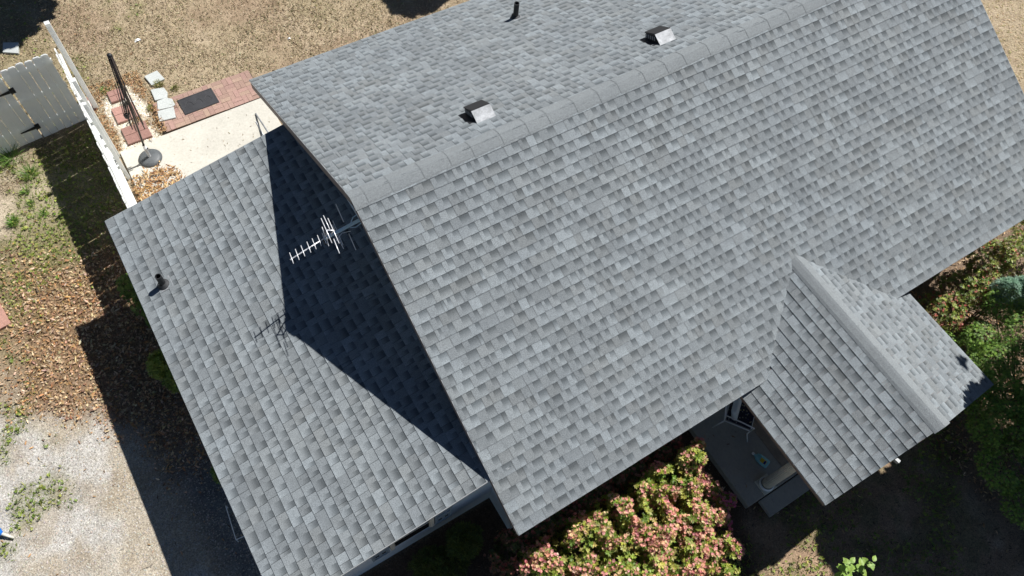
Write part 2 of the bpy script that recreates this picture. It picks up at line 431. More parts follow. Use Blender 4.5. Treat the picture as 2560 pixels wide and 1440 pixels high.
# ------------------------------------------------------------------ brick patio: herring-free running bond, each brick its own object
def brick_patio():
    root = MB(); root.box((-0.58, 6.585, 0.0), (2.16, 0.80, 0.05), col=(.2, .15, .1))
    r = tag(root.build('paver_bed', M['soil']), 'sand bed under the red brick strip beside the pale patio', kind='structure')
    variants = []
    for k in range(10):
        mb = MB(); c = 0.9 + .25 * random.random()
        mb.box((0, 0, 0), (0.207, 0.099, 0.05), col=(0.345 * c, 0.215 * c * (1 + .12 * random.random()), 0.180 * c))
        me = mb.mesh('paver_brick'); me.materials.append(M['brick']); variants.append(me)
    # the bricks are laid in pairs, alternating direction (basket weave) with their long sides along and across the strip
    pw = 0.2085
    for i in range(10):
        for j in range(4):
            cx = -1.60 + pw * (i + .5) ; cy = 6.19 + pw * (j + .5)
            if cy > 6.98: continue
            for q in (-1, 1):
                o = bpy.data.objects.new('paver_brick', random.choice(variants)); COL.objects.link(o); o.parent = r
                tilt = (random.uniform(-.012, .012), random.uniform(-.012, .012))
                if (i + j) % 2: o.location = (cx, cy + q * pw / 4, 0.028 + random.uniform(-.003, .004)); o.rotation_euler = (*tilt, random.uniform(-.012, .012))
                else: o.location = (cx + q * pw / 4, cy, 0.028 + random.uniform(-.003, .004)); o.rotation_euler = (*tilt, math.pi / 2 + random.uniform(-.012, .012))
brick_patio()

def stepping_stones():
    def sq(x0, y0, x1, y1, label, rz=0, hgt=0.055, tone=1.0):
        cx, cy = (x0 + x1) / 2, (y0 + y1) / 2
        t = empty('red_paver', (cx, cy, 0), rz)
        a, b = abs(x1 - x0), abs(y1 - y0)
        mb = MB(); mb.box((0, 0, hgt / 2 - .005), (a, b, hgt), col=(.29 * tone, .165 * tone, .135 * tone)); mb.build('paver_body', M['brick'], t, bevel=.006)
        # moulded brick pattern on top, four raised fields
        for i in (-1, 1):
            for j in (-1, 1):
                f = MB(); f.box((i * a / 4, j * b / 4, hgt), (a / 2 - .014, b / 2 - .014, .008), col=(.315 * tone, .178 * tone, .145 * tone))
                f.build('raised_field', M['brick'], t)
        tag(t, label, 'paver', 'red square pavers beside the white fence')
    sq(-2.31, 7.43, -2.03, 7.75, 'small red square paver at the lawn end of the row')
    sq(-2.37, 6.84, -1.92, 7.27, 'pinkish red square paver with a white lime stain, middle of the row', tone=1.2)
    sq(-2.37, 6.22, -1.88, 6.68, 'dark red square paver next to the patio and umbrella pole', tone=.85)
    sq(-2.86, 7.42, -2.60, 7.80, 'red paver half hidden against the fence foot', tone=.95)
    def flag(poly, label, h=.05):
        cx = sum(p[0] for p in poly) / len(poly); cy = sum(p[1] for p in poly) / len(poly)
        mb = MB(); mb.prism([(x - cx, y - cy) for x, y in poly][::-1], -.02, h)
        tag(mb.build('stepping_stone', M['flag'], loc=(cx, cy, 0), bevel=.008), label, 'stepping stone', 'pale grey stepping stones')
    flag([(-1.49, 7.84), (-1.2, 7.88), (-1.14, 7.58), (-1.44, 7.53)], 'square grey stone furthest out on the lawn, grass over one side')
    flag([(-1.50, 7.42), (-1.38, 7.40), (-1.24, 7.36), (-1.22, 7.20), (-1.28, 7.06), (-1.52, 7.10)], 'rough grey stone just beyond the brick strip')
    flag([(-1.49, 7.04), (-1.30, 7.05), (-1.20, 6.96), (-1.20, 6.78), (-1.27, 6.75), (-1.56, 6.80)], 'grey stone with a ragged edge touching the brick strip', .075)
    flag([(-1.58, 6.77), (-1.25, 6.73), (-1.31, 6.44), (-1.63, 6.49)], 'square grey stone lying on the brick strip next to the mat', .085)
    flag([(-3.74, 10.08), (-3.46, 9.94), (-3.55, 9.63), (-3.82, 9.80)], 'lone grey slab in tree shade beyond the gate')
    mb = MB(); mb.box((0, 0, .03), (.62, .62, .07), rz=.12, col=(.40, .22, .17)); 
    tag(mb.build('red_slab', M['brick'], loc=(-5.72, 3.62, 0), bevel=.006), 'worn red slab in weeds at the very edge of the leaf litter', 'paver')
stepping_stones()

def door_mat():
    t = empty('door_mat', (-0.755, 6.66, 0.056), 0.02)
    mb = MB(); mb.box((0, 0, .006), (.74, .45, .013)); mb.build('mat_sheet', M['mat'], t, bevel=.003)
    for k in range(3):                                  # embossed arches
        cx = -.2 + k * .2; r = .085 - .008 * k
        pts = [(cx + math.cos(a) * r, math.sin(a) * r * 1.5 - .05, .014) for a in np.linspace(0, math.pi, 12)]
        s = MB(); s.tube(pts, .005, 5); s.build('embossed_arch', M['rubber'], t)
    b = MB()
    for sx, sy, l, q in ((0, .205, .70, 0), (0, -.205, .70, 0), (.35, 0, .41, 1), (-.35, 0, .41, 1)):
        b.box((sx, sy, .014), (l, .012, .006) if not q else (.012, l, .006))
    b.build('mat_border', M['rubber'], t)
    tag(t, 'black rubber door mat with raised arches on the red bricks', 'door mat')
door_mat()

# ------------------------------------------------------------------ house
house = empty('house', (L / 2, 0, 0))
HO = Vector((L / 2, 0, 0))
tag(house, 'single storey house under grey asphalt shingle roofs with gabled porch and low side wing', 'house')

class Plane:
    def __init__(s, O, U, V, Lu, Lv, u0=None, u1=None):
        s.O, s.U, s.V = Vector(O), Vector(U).normalized(), Vector(V).normalized(); s.N = s.U.cross(s.V).normalized()
        s.Lu, s.Lv = Lu, Lv; s.u0 = u0 or (lambda v: 0.0); s.u1 = u1 or (lambda v: Lu)
    def mat(s, u, v, n=0.0):
        m_ = Matrix((s.U, s.V, s.N)).transposed().to_4x4(); m_.translation = s.O + s.U * u + s.V * v + s.N * n; return m_
    def pt(s, u, v, n=0.0): return s.O + s.U * u + s.V * v + s.N * n

cm, sm_ = 1 / math.hypot(1, P), P / math.hypot(1, P)
cl, sl_ = 1 / math.hypot(1, PL), PL / math.hypot(1, PL)
cp, sp_ = 1 / math.hypot(1, PP), PP / math.hypot(1, PP)
valley = lambda z: -(H - z) / P
planes = dict(
    front=Plane((0, -W, E_MAIN), (1, 0, 0), (0, cm, sm_), L, W / cm),
    back=Plane((L, W, E_MAIN), (-1, 0, 0), (0, -cm, sm_), L, W / cm),
    wing=Plane((-D, YB, ZL), (0, -1, 0), (cl, 0, sl_), YB + YF, (D + .30) / cl),
    porch_w=Plane((XP - WP, -3.0, E_POR), (0, -1, 0), (cp, 0, sp_), YP - 3.0, WP / cp,
                  u0=lambda v: 1.42 if E_POR + v * sp_ < E_MAIN + .03 else (-3.0 - valley(E_POR + v * sp_) - .45)),
    porch_e=Plane((XP + WP, -YP, E_POR), (0, 1, 0), (-cp, 0, sp_), YP - 3.0, WP / cp,
                  u1=lambda v: (YP - 4.30) if E_POR + v * sp_ < E_MAIN + .03 else (YP + valley(E_POR + v * sp_) + .45)),
)

LS = 1.0
def strip_geo(length, r, top=EXPO):
    """one laminated shingle strip: a row of tabs, each a plain part and a part with the printed shadow band"""
    V, F, C = [], [], []
    x = 0.0
    while x < length - 1e-4:
        wd = r.choice((.13, .15, .18, .20, .23, .26)) + r.uniform(-.012, .012)
        if r.random() < .05 and .3 < x < .7: wd = r.uniform(.04, .055)
        x1 = min(length, x + wd)
        if length - x1 < .04: x1 = length
        h0, h1 = .0138 + r.uniform(-.001, .0015), .004
        tone = r.choice((.20, .32, .42, .52, .62, .74)) + r.uniform(-.06, .06)
        warm = max(0, r.random() - .55) * 1.0
        gap = .0045 if x1 < length else .001
        xa, xb = x, x1 - gap
        sp = r.uniform(.30, .62)
        xm = xa + (xb - xa) * sp if xb - xa > .09 else xa
        bandk = r.uniform(.75, 1.0)
        def col(t, bd): C.append((min(1, max(0, t)), warm, bd))
        if r.random() < .12: bandk *= .35
        if xm > xa:
            b = len(V)
            for xx, yy, hh in ((xa, -.004, h0), (xm, -.004, h0), (xm, top + .02, h1), (xa, top + .02, h1)): V.append((xx, yy, hh)); col(tone, 0 if yy < 0 else .18)
            F.append((b, b + 1, b + 2, b + 3))
        b = len(V); ym = top * r.uniform(.38, .5); hm = h0 + (h1 - h0) * .4
        for yy, hh, bd in ((-.004, h0, 0.0), (ym, hm, .30 * bandk), (top + .02, h1, bandk)):
            for xx in (xm, xb): V.append((xx, yy, hh)); col(tone + .22 * (yy < top * .3), bd)
        F += [(b, b + 1, b + 3, b + 2), (b + 2, b + 3, b + 5, b + 4)]
        b = len(V)
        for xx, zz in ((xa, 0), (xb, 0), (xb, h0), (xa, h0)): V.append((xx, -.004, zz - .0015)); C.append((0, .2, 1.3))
        F.append((b, b + 1, b + 2, b + 3))
        b = len(V)
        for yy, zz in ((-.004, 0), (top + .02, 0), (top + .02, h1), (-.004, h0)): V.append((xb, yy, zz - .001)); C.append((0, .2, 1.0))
        F.append((b, b + 1, b + 2, b + 3))
        x = x1
    return np.array(V), np.array(F), np.array(C)

R_ = random.Random(11)
VARS = [strip_geo(LS, R_) for _ in range(48)]
def proj_area(M4, length):
    pts = [M4 @ Vector(p) for p in ((0, 0, 0), (length, 0, 0), (length, EXPO, 0), (0, EXPO, 0))]
    q = []
    for p in pts:
        c = R_CAM @ (p - CAM_P); q.append((1280 + CAM_F * c.x / -c.z, 720 - CAM_F * c.y / -c.z))
    if sum(1 for a, b in q if 0 < a < 2560 and 0 < b < 1440) < 4: return -1
    return abs(sum(q[i][0] * q[(i + 1) % 4][1] - q[(i + 1) % 4][0] * q[i][1] for i in range(4))) / 2

full, part = [], []
for pname, pl in planes.items():
    nc = int(math.ceil(pl.Lv / EXPO - .02))
    for j in range(nc):
        v = j * EXPO; ex = min(EXPO, pl.Lv - v)
        a, b = max(0, pl.u0(v)), pl.u1(v)
        off = -((j * .37 + R_.uniform(0, .1)) % LS)
        u = a + off
        while u < b - .01:
            s, e_ = max(u, a), min(u + LS, b)
            wob = R_.uniform(-.003, .003)
            if e_ - s > LS - 1e-3 and ex > EXPO * .98: full.append((pname, pl.mat(s, v + wob, .004 + R_.uniform(0, .0015)), R_.randrange(48)))
            elif e_ - s > .012: part.append((pname, pl.mat(s, v + wob, .004), e_ - s, ex))
            u += LS
full.sort(key=lambda t: -proj_area(t[1], LS))
def hidden_by_porch(M4):
    p = M4 @ Vector((LS / 2, EXPO / 2, 0))
    zp = HP - PP * abs(p.x - XP)
    return abs(p.x - XP) < WP and p.y < -3.0 and zp > p.z + .05
single = [t for t in full if not (t[0] == 'front' and hidden_by_porch(t[1]))][:300]
ids = set(id(t) for t in single); rest = [t for t in full if id(t) not in ids]
var_me = []
for (V, F, C) in VARS:
    me = np_mesh('shingle', V, F, colv=C); me.materials.append(M['shingle']); var_me.append(me)
T0 = Matrix.Translation(-HO)
for pn, M4, k in single:
    o = bpy.data.objects.new('shingle', var_me[k]); COL.objects.link(o); o.parent = house; o.matrix_local = T0 @ M4
Vs, Fs, Cs, nb = [], [], [], 0
def bake(M4, geo):
    global nb
    V, F, C = geo; A = np.array(T0 @ M4)
    Vs.append(V @ A[:3, :3].T + A[:3, 3]); Fs.append(F + nb); Cs.append(C); nb += len(V)
for pn, M4, k in rest: bake(M4, VARS[k])
for pn, M4, ln, ex in part: bake(M4, strip_geo(ln, R_, ex))
me = np_mesh('shingle_field', np.vstack(Vs), np.vstack(Fs), colv=np.vstack(Cs)); me.materials.append(M['shingle'])
tag(link('shingle_field', me, house), kind='stuff')

def hb(mb, name, mat, **k):   # part of the house built in world coordinates
    mb.v = [(x - HO.x, y - HO.y, z - HO.z) for x, y, z in mb.v]
    return mb.build(name, mat, house, **k)

def roof_solids():
    # decks: sheets of board under the shingles, with fascia and drip edges
    for nm, pl in planes.items():
        mb = MB()
        a0, a1 = (0, pl.Lu) if nm in ('front', 'back', 'wing') else ((1.0, pl.Lu) if nm == 'porch_w' else (0, pl.Lu - 1.0))
        q = [(a0, 0), (a1, 0), (a1, pl.Lv), (a0, pl.Lv)]
        mb.hexa([pl.pt(u, v, -.03) for u, v in q] + [pl.pt(u, v, .002) for u, v in q]); hb(mb, 'roof_deck', M['fascia'])
        mb = MB(); a = pl.pt(a0, .012, -.09); b = pl.pt(a1, .012, -.09); mb.beam(a, b, .022, .14); hb(mb, 'fascia', M['fascia'])
        mb = MB(); mb.beam(pl.pt(a0, -.006, .0), pl.pt(a1, -.006, .0), .012, .018); hb(mb, 'drip_edge', M['drip'])
    for nm, us in (('front', (0.012, L - .012)), ('back', (.012, L - .012)), ('wing', (.012, YB + YF - .012))):
        pl = planes[nm]
        for u in us:
            mb = MB(); hh = .05 if nm == 'wing' else .13; mb.beam(pl.pt(u, 0.02, -.035 - hh / 2), pl.pt(u, pl.Lv - .02, -.035 - hh / 2), .022, hh); hb(mb, 'rake_board', M['wall' if nm == 'wing' else 'fascia'])
            mb = MB(); uu = u - .015 if u < 1 else u + .015
            mb.beam(pl.pt(uu, -.004, .001), pl.pt(uu, pl.Lv - .01, .001), .012, .016); hb(mb, 'drip_edge', M['drip'])
    for nm, u in (('porch_w', YP - 3.0 - .012), ('porch_e', .012)):
        pl = planes[nm]
        mb = MB(); mb.beam(pl.pt(u, 0.02, -.10), pl.pt(u, pl.Lv - .02, -.10), .022, .13); hb(mb, 'rake_board', M['trim'])
roof_solids()

def ridge_caps():
    def cap(O, T, S, slope, length, half, tone, lift):
        """bent cap: O start on ridge line, T along ridge, S sideways unit"""
        mb = MB(); T, S = Vector(T), Vector(S); Z = Vector((0, 0, 1))
        prof = []
        for q in range(9):
            f = -1 + q / 4; z_ = -abs(f * half) * slope + lift
            if abs(f) < .8: z_ = min(z_ + .010, lift + .004 - half * slope * .42 * f * f)
            prof.append((f * half, z_))
        t0 = len(mb.v)
        a = [O + S * s + Z * (z + .004) for s, z in prof]; b = [O + T * (length + .02) + S * s + Z * (z - .001) for s, z in prof]
        for k in range(8): mb.face((a[k], b[k], b[k + 1], a[k + 1]), (tone, .3, 0))
        for k in range(8): mb.face((a[k], a[k + 1], a[k + 1] - Z * .002, a[k] - Z * .002), (.4, .3, 0))
        for e_, q in ((0, 1), (8, -1)):
            f = (a[e_], b[e_], b[e_] - Z * .026, a[e_] - Z * .026); mb.face(f if q < 0 else f[::-1], (0, .3, 1))
        hb(mb, 'ridge_cap', M['shingle'])
    r = random.Random(4); x = -.02; k = 0
    while x < L:
        ln = (.42, .36, .47)[k % 3] if k else .20; ln = min(ln, L + .02 - x)
        cap(Vector((x, 0, H)), (1, 0, 0), (0, 1, 0), P, ln, .172, .47 + .12 * r.random(), .013); x += ln; k += 1
    y = -YP - .02; k = 0
    while y < -3.28:
        cap(Vector((XP, y, HP)), (0, 1, 0), (-1, 0, 0), PP, .20, .16, .47 + .14 * r.random(), .015); y += .20
ridge_caps()

def walls():
    def solid(pts, z0, z1, name='wall', mat='wall'):
        mb = MB(); mb.prism(pts, z0, z1); hb(mb, name, M[mat])
    # main body, gable-topped, and the side wing
    mb = MB(); x0, x1, y0, y1 = .30, L - .30, -4.10, 4.10; zt = E_MAIN + P * (W - 4.10) - .06
    a = [(x0, y0, 0), (x0, y1, 0), (x0, y1, zt), (x0, 0, H - .06), (x0, y0, zt)]
    b = [(x1, y, z) for _, y, z in a]
    mb.add(a + b, [(0, 1, 2, 3, 4)[::-1], (5, 6, 7, 8, 9), (0, 5, 9, 4)[::-1], (1, 2, 7, 6)[::-1], (0, 1, 6, 5)]); hb(mb, 'wall', M['wall'])
    mb = MB(); x0, x1, y0, y1 = -D + .36, .295, -3.49, 2.80
    za, zb = ZL + PL * .36 - .05, ZL + PL * (D + .295) - .05
    p = [(x0, y0, 0), (x1, y0, 0), (x1, y1, 0), (x0, y1, 0)]; q = [(x0, y0, za), (x1, y0, zb), (x1, y1, zb), (x0, y1, za)]
    mb.hexa(p + q); hb(mb, 'wall', M['wall'])
    # window in the wing's front wall with shutters
    y = -3.50
    wn = MB(); wn.box((-1.125 - HO.x, y - .018, 1.22), (.66, .03, .86)); f = wn.build('window', M['trim'], house)
    fm = MB(); fm.box((-1.125 - HO.x, y - .037, 1.22), (.56, .008, .76)); fm.build('pane', M['glass'], f)
    mu = MB(); mu.box((-1.125 - HO.x, y - .044, 1.22), (.56, .014, .03)); mu.build('muntin', M['trim'], f)
    for sx in (-.795, -1.455):
        tr = MB(); tr.box((sx - HO.x, y - .03, 1.22), (.065, .05, .92)); tr.build('trim', M['trim'], house)
    for sx in (-.60, -1.65):
        sh = MB(); sh.box((sx - HO.x, y - .022, 1.16), (.29, .035, .88)); s = sh.build('shutter', M['shutter'], house, bevel=.006)
        for side in (-1, 1):
            st = MB(); st.box((sx + side * .125 - HO.x, y - .045, 1.16), (.035, .014, .86)); st.build('stile', M['shutter'], s)
        for zz in (.75, 1.16, 1.57):
            st = MB(); st.box((sx - HO.x, y - .045, zz), (.21, .014, .04)); st.build('stile', M['shutter'], s)
        for dx in (-.055, .055):                       # crossed black bars seen on the shutters
            for a_ in (.6, -.6):
                st = MB(); st.box((sx + dx - HO.x, y - .043, .90), (.012, .008, .085), mat=Matrix.Rotation(a_, 3, 'Y')); st.build('cross_bar', M['black'], s)
    # porch gable, beam and columns
    mb = MB(); yy = -6.16; a = [(XP - WP + .22, yy, 2.02), (XP + WP - .22, yy, 2.02), (XP + WP - .22, yy, E_POR + .03), (XP, yy, HP - .07), (XP - WP + .22, yy, E_POR + .03)]
    b = [(x, y + .05, z) for x, y, z in a]
    mb.add(a + b, [(0, 1, 2, 3, 4), (9, 8, 7, 6, 5), (0, 5, 6, 1), (4, 9, 5, 0), (1, 6, 7, 2), (2, 7, 8, 3), (3, 8, 9, 4)]); hb(mb, 'gable', M['trim'])
    for x in (XP - WP + .26, XP + WP - .26):
        mb = MB(); mb.beam((x, -6.14, 1.98), (x, -4.15, 1.98), .09, .16); hb(mb, 'porch_beam', M['trim'])
    for cx in (4.43, 7.20):
        b1 = MB(); b1.box((cx - HO.x, -5.72, .175), (.27, .27, .05)); c = b1.build('column', M['trim'], house, bevel=.006)
        b2 = MB(); b2.lathe([(.0, .20), (.125, .20), (.13, .225), (.115, .245), (.105, .25)], (cx - HO.x, -5.72, 0), 28); b2.build('column_base', M['white'], c, smooth=True)
        sf = MB(); prof = []
        n = 40; vs_ = []
        for z, r in ((.25, .092), (.5, .092), (1.3, .086), (1.85, .080), (1.92, .095)):
            for j in range(n):
                aa = 2 * math.pi * j / n; rr = r * (1 - (.07 if j % 2 else 0)); vs_.append((cx - HO.x + rr * math.cos(aa), -5.72 + rr * math.sin(aa), z))
        sf.add(vs_, [(i * n + j, i * n + (j + 1) % n, (i + 1) * n + (j + 1) % n, (i + 1) * n + j) for i in range(4) for j in range(n)])
        sf.build('column_shaft', M['trim'], c)
    # loose bracket end sticking out of the porch rake
    mb = MB(); mb.box((5.13, -6.42, 2.55), (.05, .07, .06), rz=.2); hb(mb, 'gutter_bracket', M['drip'])
walls()

def roof_vent(u, v, dark):
    pl = planes['back']
    root_m = T0 @ pl.mat(u, v, .012)
    def part_(mb, name, mat, parent):
        o = mb.build(name, mat, parent)
        return o
    # hood: local x along the course (towards the left rake), y up the slope (towards the ridge), z out of the roof
    w2, hh = .145, .145
    side = [(.0, 0), (.37, 0), (.25, hh), (0.02, hh - .035), (.0, hh - .06)]          # (y, z)
    fl = MB(); fl.box((.035, .14, .004), (.43, .36, .006)); flo = fl.build('roof_vent', M['black'], house); flo.matrix_local = root_m
    sd = MB()
    for x in (-w2, w2):
        f = [(x, y, z) for y, z in side]; sd.face(f if x < 0 else f[::-1])
    sd.face([(-w2, .0, 0), (w2, .0, 0), (w2, .0, hh - .06), (-w2, .0, hh - .06)]); part_(sd, 'hood_side', M['black'], flo)
    tp = MB(); tp.face([(-w2 - .01, -.02, hh - .058), (w2 + .01, -.02, hh - .058), (w2 + .01, 0, hh - .033), (-w2 - .01, 0, hh - .033)])
    tp.box((0, .125, hh - .012), (2 * w2 + .02, .262, .008), mat=Matrix.Rotation(math.atan2(.035, .25), 3, 'X')); part_(tp, 'hood_top', dark, flo)
    bk = MB(); a = Vector((0, .25, hh + .002)); b = Vector((0, .38, -.002)); dd = (b - a)
    ang = math.atan2(dd.z, dd.y)
    bk.box((a + b) / 2, (2 * w2 + .024, dd.length + .01, .006), mat=Matrix.Rotation(ang, 3, 'X')); part_(bk, 'hood_back', M['galv'], flo)  # pale steel colour paints in the sun glare on the black hood's back
    lv = MB()
    for k in range(5): lv.box((w2 + .004, .03 + k * .05, .06), (.006, .02, .06))
    part_(lv, 'louvre', M['drip'], flo)
pb = planes['back']
def uv_of(pl, x, y, z):
    d_ = Vector((x, y, z)) - pl.O; return d_.dot(pl.U), d_.dot(pl.V)
for (x, y, z) in ((2.34, .80, 4.04), (5.71, .83, 4.03)):
    u, v = uv_of(pb, x, y, z); roof_vent(u, v, M['black'])

def vent_pipe(P0, pl, hgt, r=.048):
    base = Vector(P0) - HO
    mb = MB(); n = 18; top = hgt
    mb.tube([base + Vector((0, 0, -.08)), base + Vector((0, 0, top))], r, n, caps=False)
    mb.tube([base + Vector((0, 0, top)), base + Vector((0, 0, top - .12))], r * .82, n, caps=False)
    for j in range(n):
        a0, a1 = 2 * math.pi * j / n, 2 * math.pi * (j + 1) / n
        f = lambda a, rr: base + Vector((math.cos(a) * rr, math.sin(a) * rr, top))
        mb.face((f(a0, r), f(a1, r), f(a1, r * .82), f(a0, r * .82)))
    o = mb.build('vent_pipe', M['black'], house)
    col = MB(); R3 = pl.N.to_track_quat('Z', 'Y').to_matrix()
    prof = [(.095, .012), (.092, .02), (.075, .03), (r + .018, .05), (r + .004, .075)]
    k = 20; vs_ = []
    for rr, zz in prof:
        for j in range(k):
            a = 2 * math.pi * j / k; vs_.append(base + R3 @ Vector((rr * math.cos(a), rr * math.sin(a), zz)))
    col.add(vs_, [(i * k + j, i * k + (j + 1) % k, (i + 1) * k + (j + 1) % k, (i + 1) * k + j) for i in range(4) for j in range(k)])
    col.build('flashing_boot', M['rubber'], o, smooth=True)
    fl = MB(); q = [(-.11, -.09), (.11, -.09), (.11, .13), (-.11, .13)]
    u, v = uv_of(pl, *P0); fl.hexa([pl.pt(u + a, v + b, .010) - HO for a, b in q] + [pl.pt(u + a, v + b, .016) - HO for a, b in q]); fl.build('flashing_plate', M['galv'], o)
vent_pipe((4.63, 3.16, 2.96), planes['back'], .33)
vent_pipe((-2.69, 1.45, 2.12), planes['wing'], .27)

# ------------------------------------------------------------------ antenna
def antenna():
    t = empty('tv_antenna', (.30, .24, 3.5)); O = Vector((.30, .24, 3.5))
    def T(name, pts, r, mat, n=6):
        mb = MB(); mb.tube([Vector(p) - O for p in pts], r, n); return mb.build(name, M[mat], t, smooth=True)
    T('boom', [(-.985, .045, 3.57), (-.36, .15, 3.57)], .010, 'alu')
    T('boom', [(-.43, .14, 3.56), (-.20, .175, 3.53), (.30, .24, 3.50)], .026, 'bluealu', 8)
    T('brace', [(-.02, .20, 3.53), (.06, .27, 3.56), (.30, .33, 3.55)], .007, 'bluealu')
    T('brace', [(-.04, .17, 3.50), (.04, .14, 3.50), (.14, .18, 3.48), (.30, .18, 3.47)], .007, 'bluealu')
    T('brace', [(-.06, .10, 3.52), (-.18, .13, 3.52), (-.32, .06, 3.50)], .006, 'alu')
    mb = MB(); mb.box((0, 0, 0), (.02, .16, .16)); mb.build('wall_plate', M['galv'], t)
    xs = (-.96, -.87, -.78, -.685, -.60, -.515)
    for x in xs:
        yc = .05 + (x + .97) * .17
        T('director', [(x + .012, yc + .092, 3.585), (x - .012, yc - .092, 3.585)], .0055, 'alu')
    T('director', [(-.43, .225, 3.585), (-.452, .035, 3.585)], .0055, 'alu')
    for a, b in (((-.41, .16, 4.02), (-.45, -.26, 4.02)), ((-.33, .12, 4.02), (-.37, -.31, 4.02)), ((-.36, .20, 4.0), (-.38, -.04, 4.0)), ((-.40, -.20, 4.0), (-.43, -.44, 4.0)),
                 ((-.20, .39, 3.5), (-.25, -.04, 3.5)), ((-.23, .33, 3.5), (-.27, -.10, 3.5)), ((-.43, .14, 3.85), (-.46, -.02, 3.85)), ((-.45, -.04, 3.85), (-.48, -.18, 3.85))):
        T('reflector_rod', [a, b],   .0060 if a[2] > 3.55 else .005, 'alu')
    T('reflector_rod', [(-.04, .63, 3.5), (-.075, .30, 3.5)], .006, 'alu'); T('reflector_rod', [(-.095, .12, 3.5), (-.13, -.20, 3.5)], .006, 'alu')
    T('cross_brace', [(-.43, -.04, 4.02), (-.34, -.10, 4.02)], .010, 'alu'); T('cross_brace', [(-.43, -.06, 4.02), (-.41, .14, 3.57)], .010, 'alu'); T('cross_brace', [(-.35, -.10, 4.02), (-.33, .15, 3.56)], .010, 'alu')
    mb = MB(); mb.box(Vector((-.40, .125, 3.50)) - O, (.12, .07, .06)); mb.build('balun_box', M['black'], t, bevel=.005)
    for y_, x_ in ((.215, -.085), (.12, -.10)):
        mb = MB(); mb.box(Vector((x_, y_, 3.50)) - O, (.03, .05, .03)); mb.build('insulator', M['black'], t)
    tag(t, 'silver rod television antenna sticking out from the gable over the lower roof', 'antenna')
antenna()

# ------------------------------------------------------------------ fence, gate
def picket_mesh(w_, h, th=.022):
    mb = MB(); c = .03
    prof = [(-w_ / 2, 0), (w_ / 2, 0), (w_ / 2, h - c), (w_ / 2 - c, h), (-w_ / 2 + c, h), (-w_ / 2, h - c)]   # (x,z), dog-eared
    a = [(x, -th / 2, z) for x, z in prof]; b = [(x, th / 2, z) for x, z in prof]; n = 6
    mb.add(a + b, [tuple(range(n)), tuple(range(n, 2 * n))[::-1]] + [((i + 1) % n, i, n + i, n + (i + 1) % n) for i in range(n)])
    me = mb.mesh('picket'); me.materials.append(M['vinyl']); return me
PK = picket_mesh(.138, 1.80)
def pickets(root, start, step, count, rz, skip=()):
    for i in range(count):
        if i in skip: continue
        o = bpy.data.objects.new('picket', PK); COL.objects.link(o); o.parent = root
        o.location = Vector(start) + Vector(step) * i + Vector((0, 0, random.uniform(-.012, .012))); o.rotation_euler = (random.uniform(-.004, .004), random.uniform(-.006, .006), rz)

def fences():
    # side run along x = -2.72
    t = empty('fence', (-2.72, 5.2, 0)); n = 30
    pickets(t, (0, 2.08, .03), (0, -.1455, 0), n, math.pi / 2)
    for z in (.35, 1.0, 1.62):
        mb = MB(); mb.box((.035, -.03, z), (.04, 4.34, .09)); mb.build('rail', M['vinyl'], t)
    for y, h, w_ in ((2.28, 2.27, .09), (.86, 2.15, .065), (.26, 2.15, .065)):
        mb = MB(); mb.box((.060 + w_ / 2, y, h / 2), (w_, w_, h)); mb.build('post', M['vinyl'], t, bevel=.004)
    tag(t, 'white dog-eared picket fence running from the roof corner to the lawn with tall posts', 'fence')
    # cross run: fixed panel, then gate to the left
    rz = .10
    t = empty('fence', (-2.86, 7.27, 0), rz)
    pickets(t, (-.075, 0, .03), (-.145, 0, 0), 6, 0)
    for z in (.35, 1.0, 1.62):
        mb = MB(); mb.box((-.43, .035, z), (.88, .04, .09)); mb.build('rail', M['vinyl'], t)
    tag(t, 'short white picket panel between the fence corner and the gate hinges', 'fence')
    g = empty('gate', (-2.86 - .885 * math.cos(rz), 7.27 - .885 * math.sin(rz), 0), rz)
    pickets(g, (-.078, 0, .05), (-.145, 0, 0), 8, 0)
    for z in (.38, 1.0, 1.60):
        mb = MB(); mb.box((-.59, .035, z), (1.16, .04, .09)); mb.build('rail', M['vinyl'], g)
    for z in (.36, 1.36):
        hd = MB(); hd.box((.03, -.018, z), (.075, .012, .13)); h = hd.build('hinge', M['black'], g)
        st = MB(); st.add([(-.02, -.020, z - .032), (-.02, -.020, z + .032), (-.30, -.020, z + .009), (-.30, -.020, z - .009), (-.02, -.030, z - .032), (-.02, -.030, z + .032), (-.30, -.030, z + .009), (-.30, -.030, z - .009)],
                          [(0, 1, 2, 3), (7, 6, 5, 4), (0, 4, 5, 1), (1, 5, 6, 2), (2, 6, 7, 3), (3, 7, 4, 0)]); st.build('hinge_strap', M['black'], h)
        kn = MB(); kn.tube([(-.008, -.028, z - .07), (-.008, -.028, z + .07)], .011, 8); kn.build('hinge_pin', M['black'], h)
    tag(g, 'white picket gate hung on two black strap hinges', 'gate')
fences()

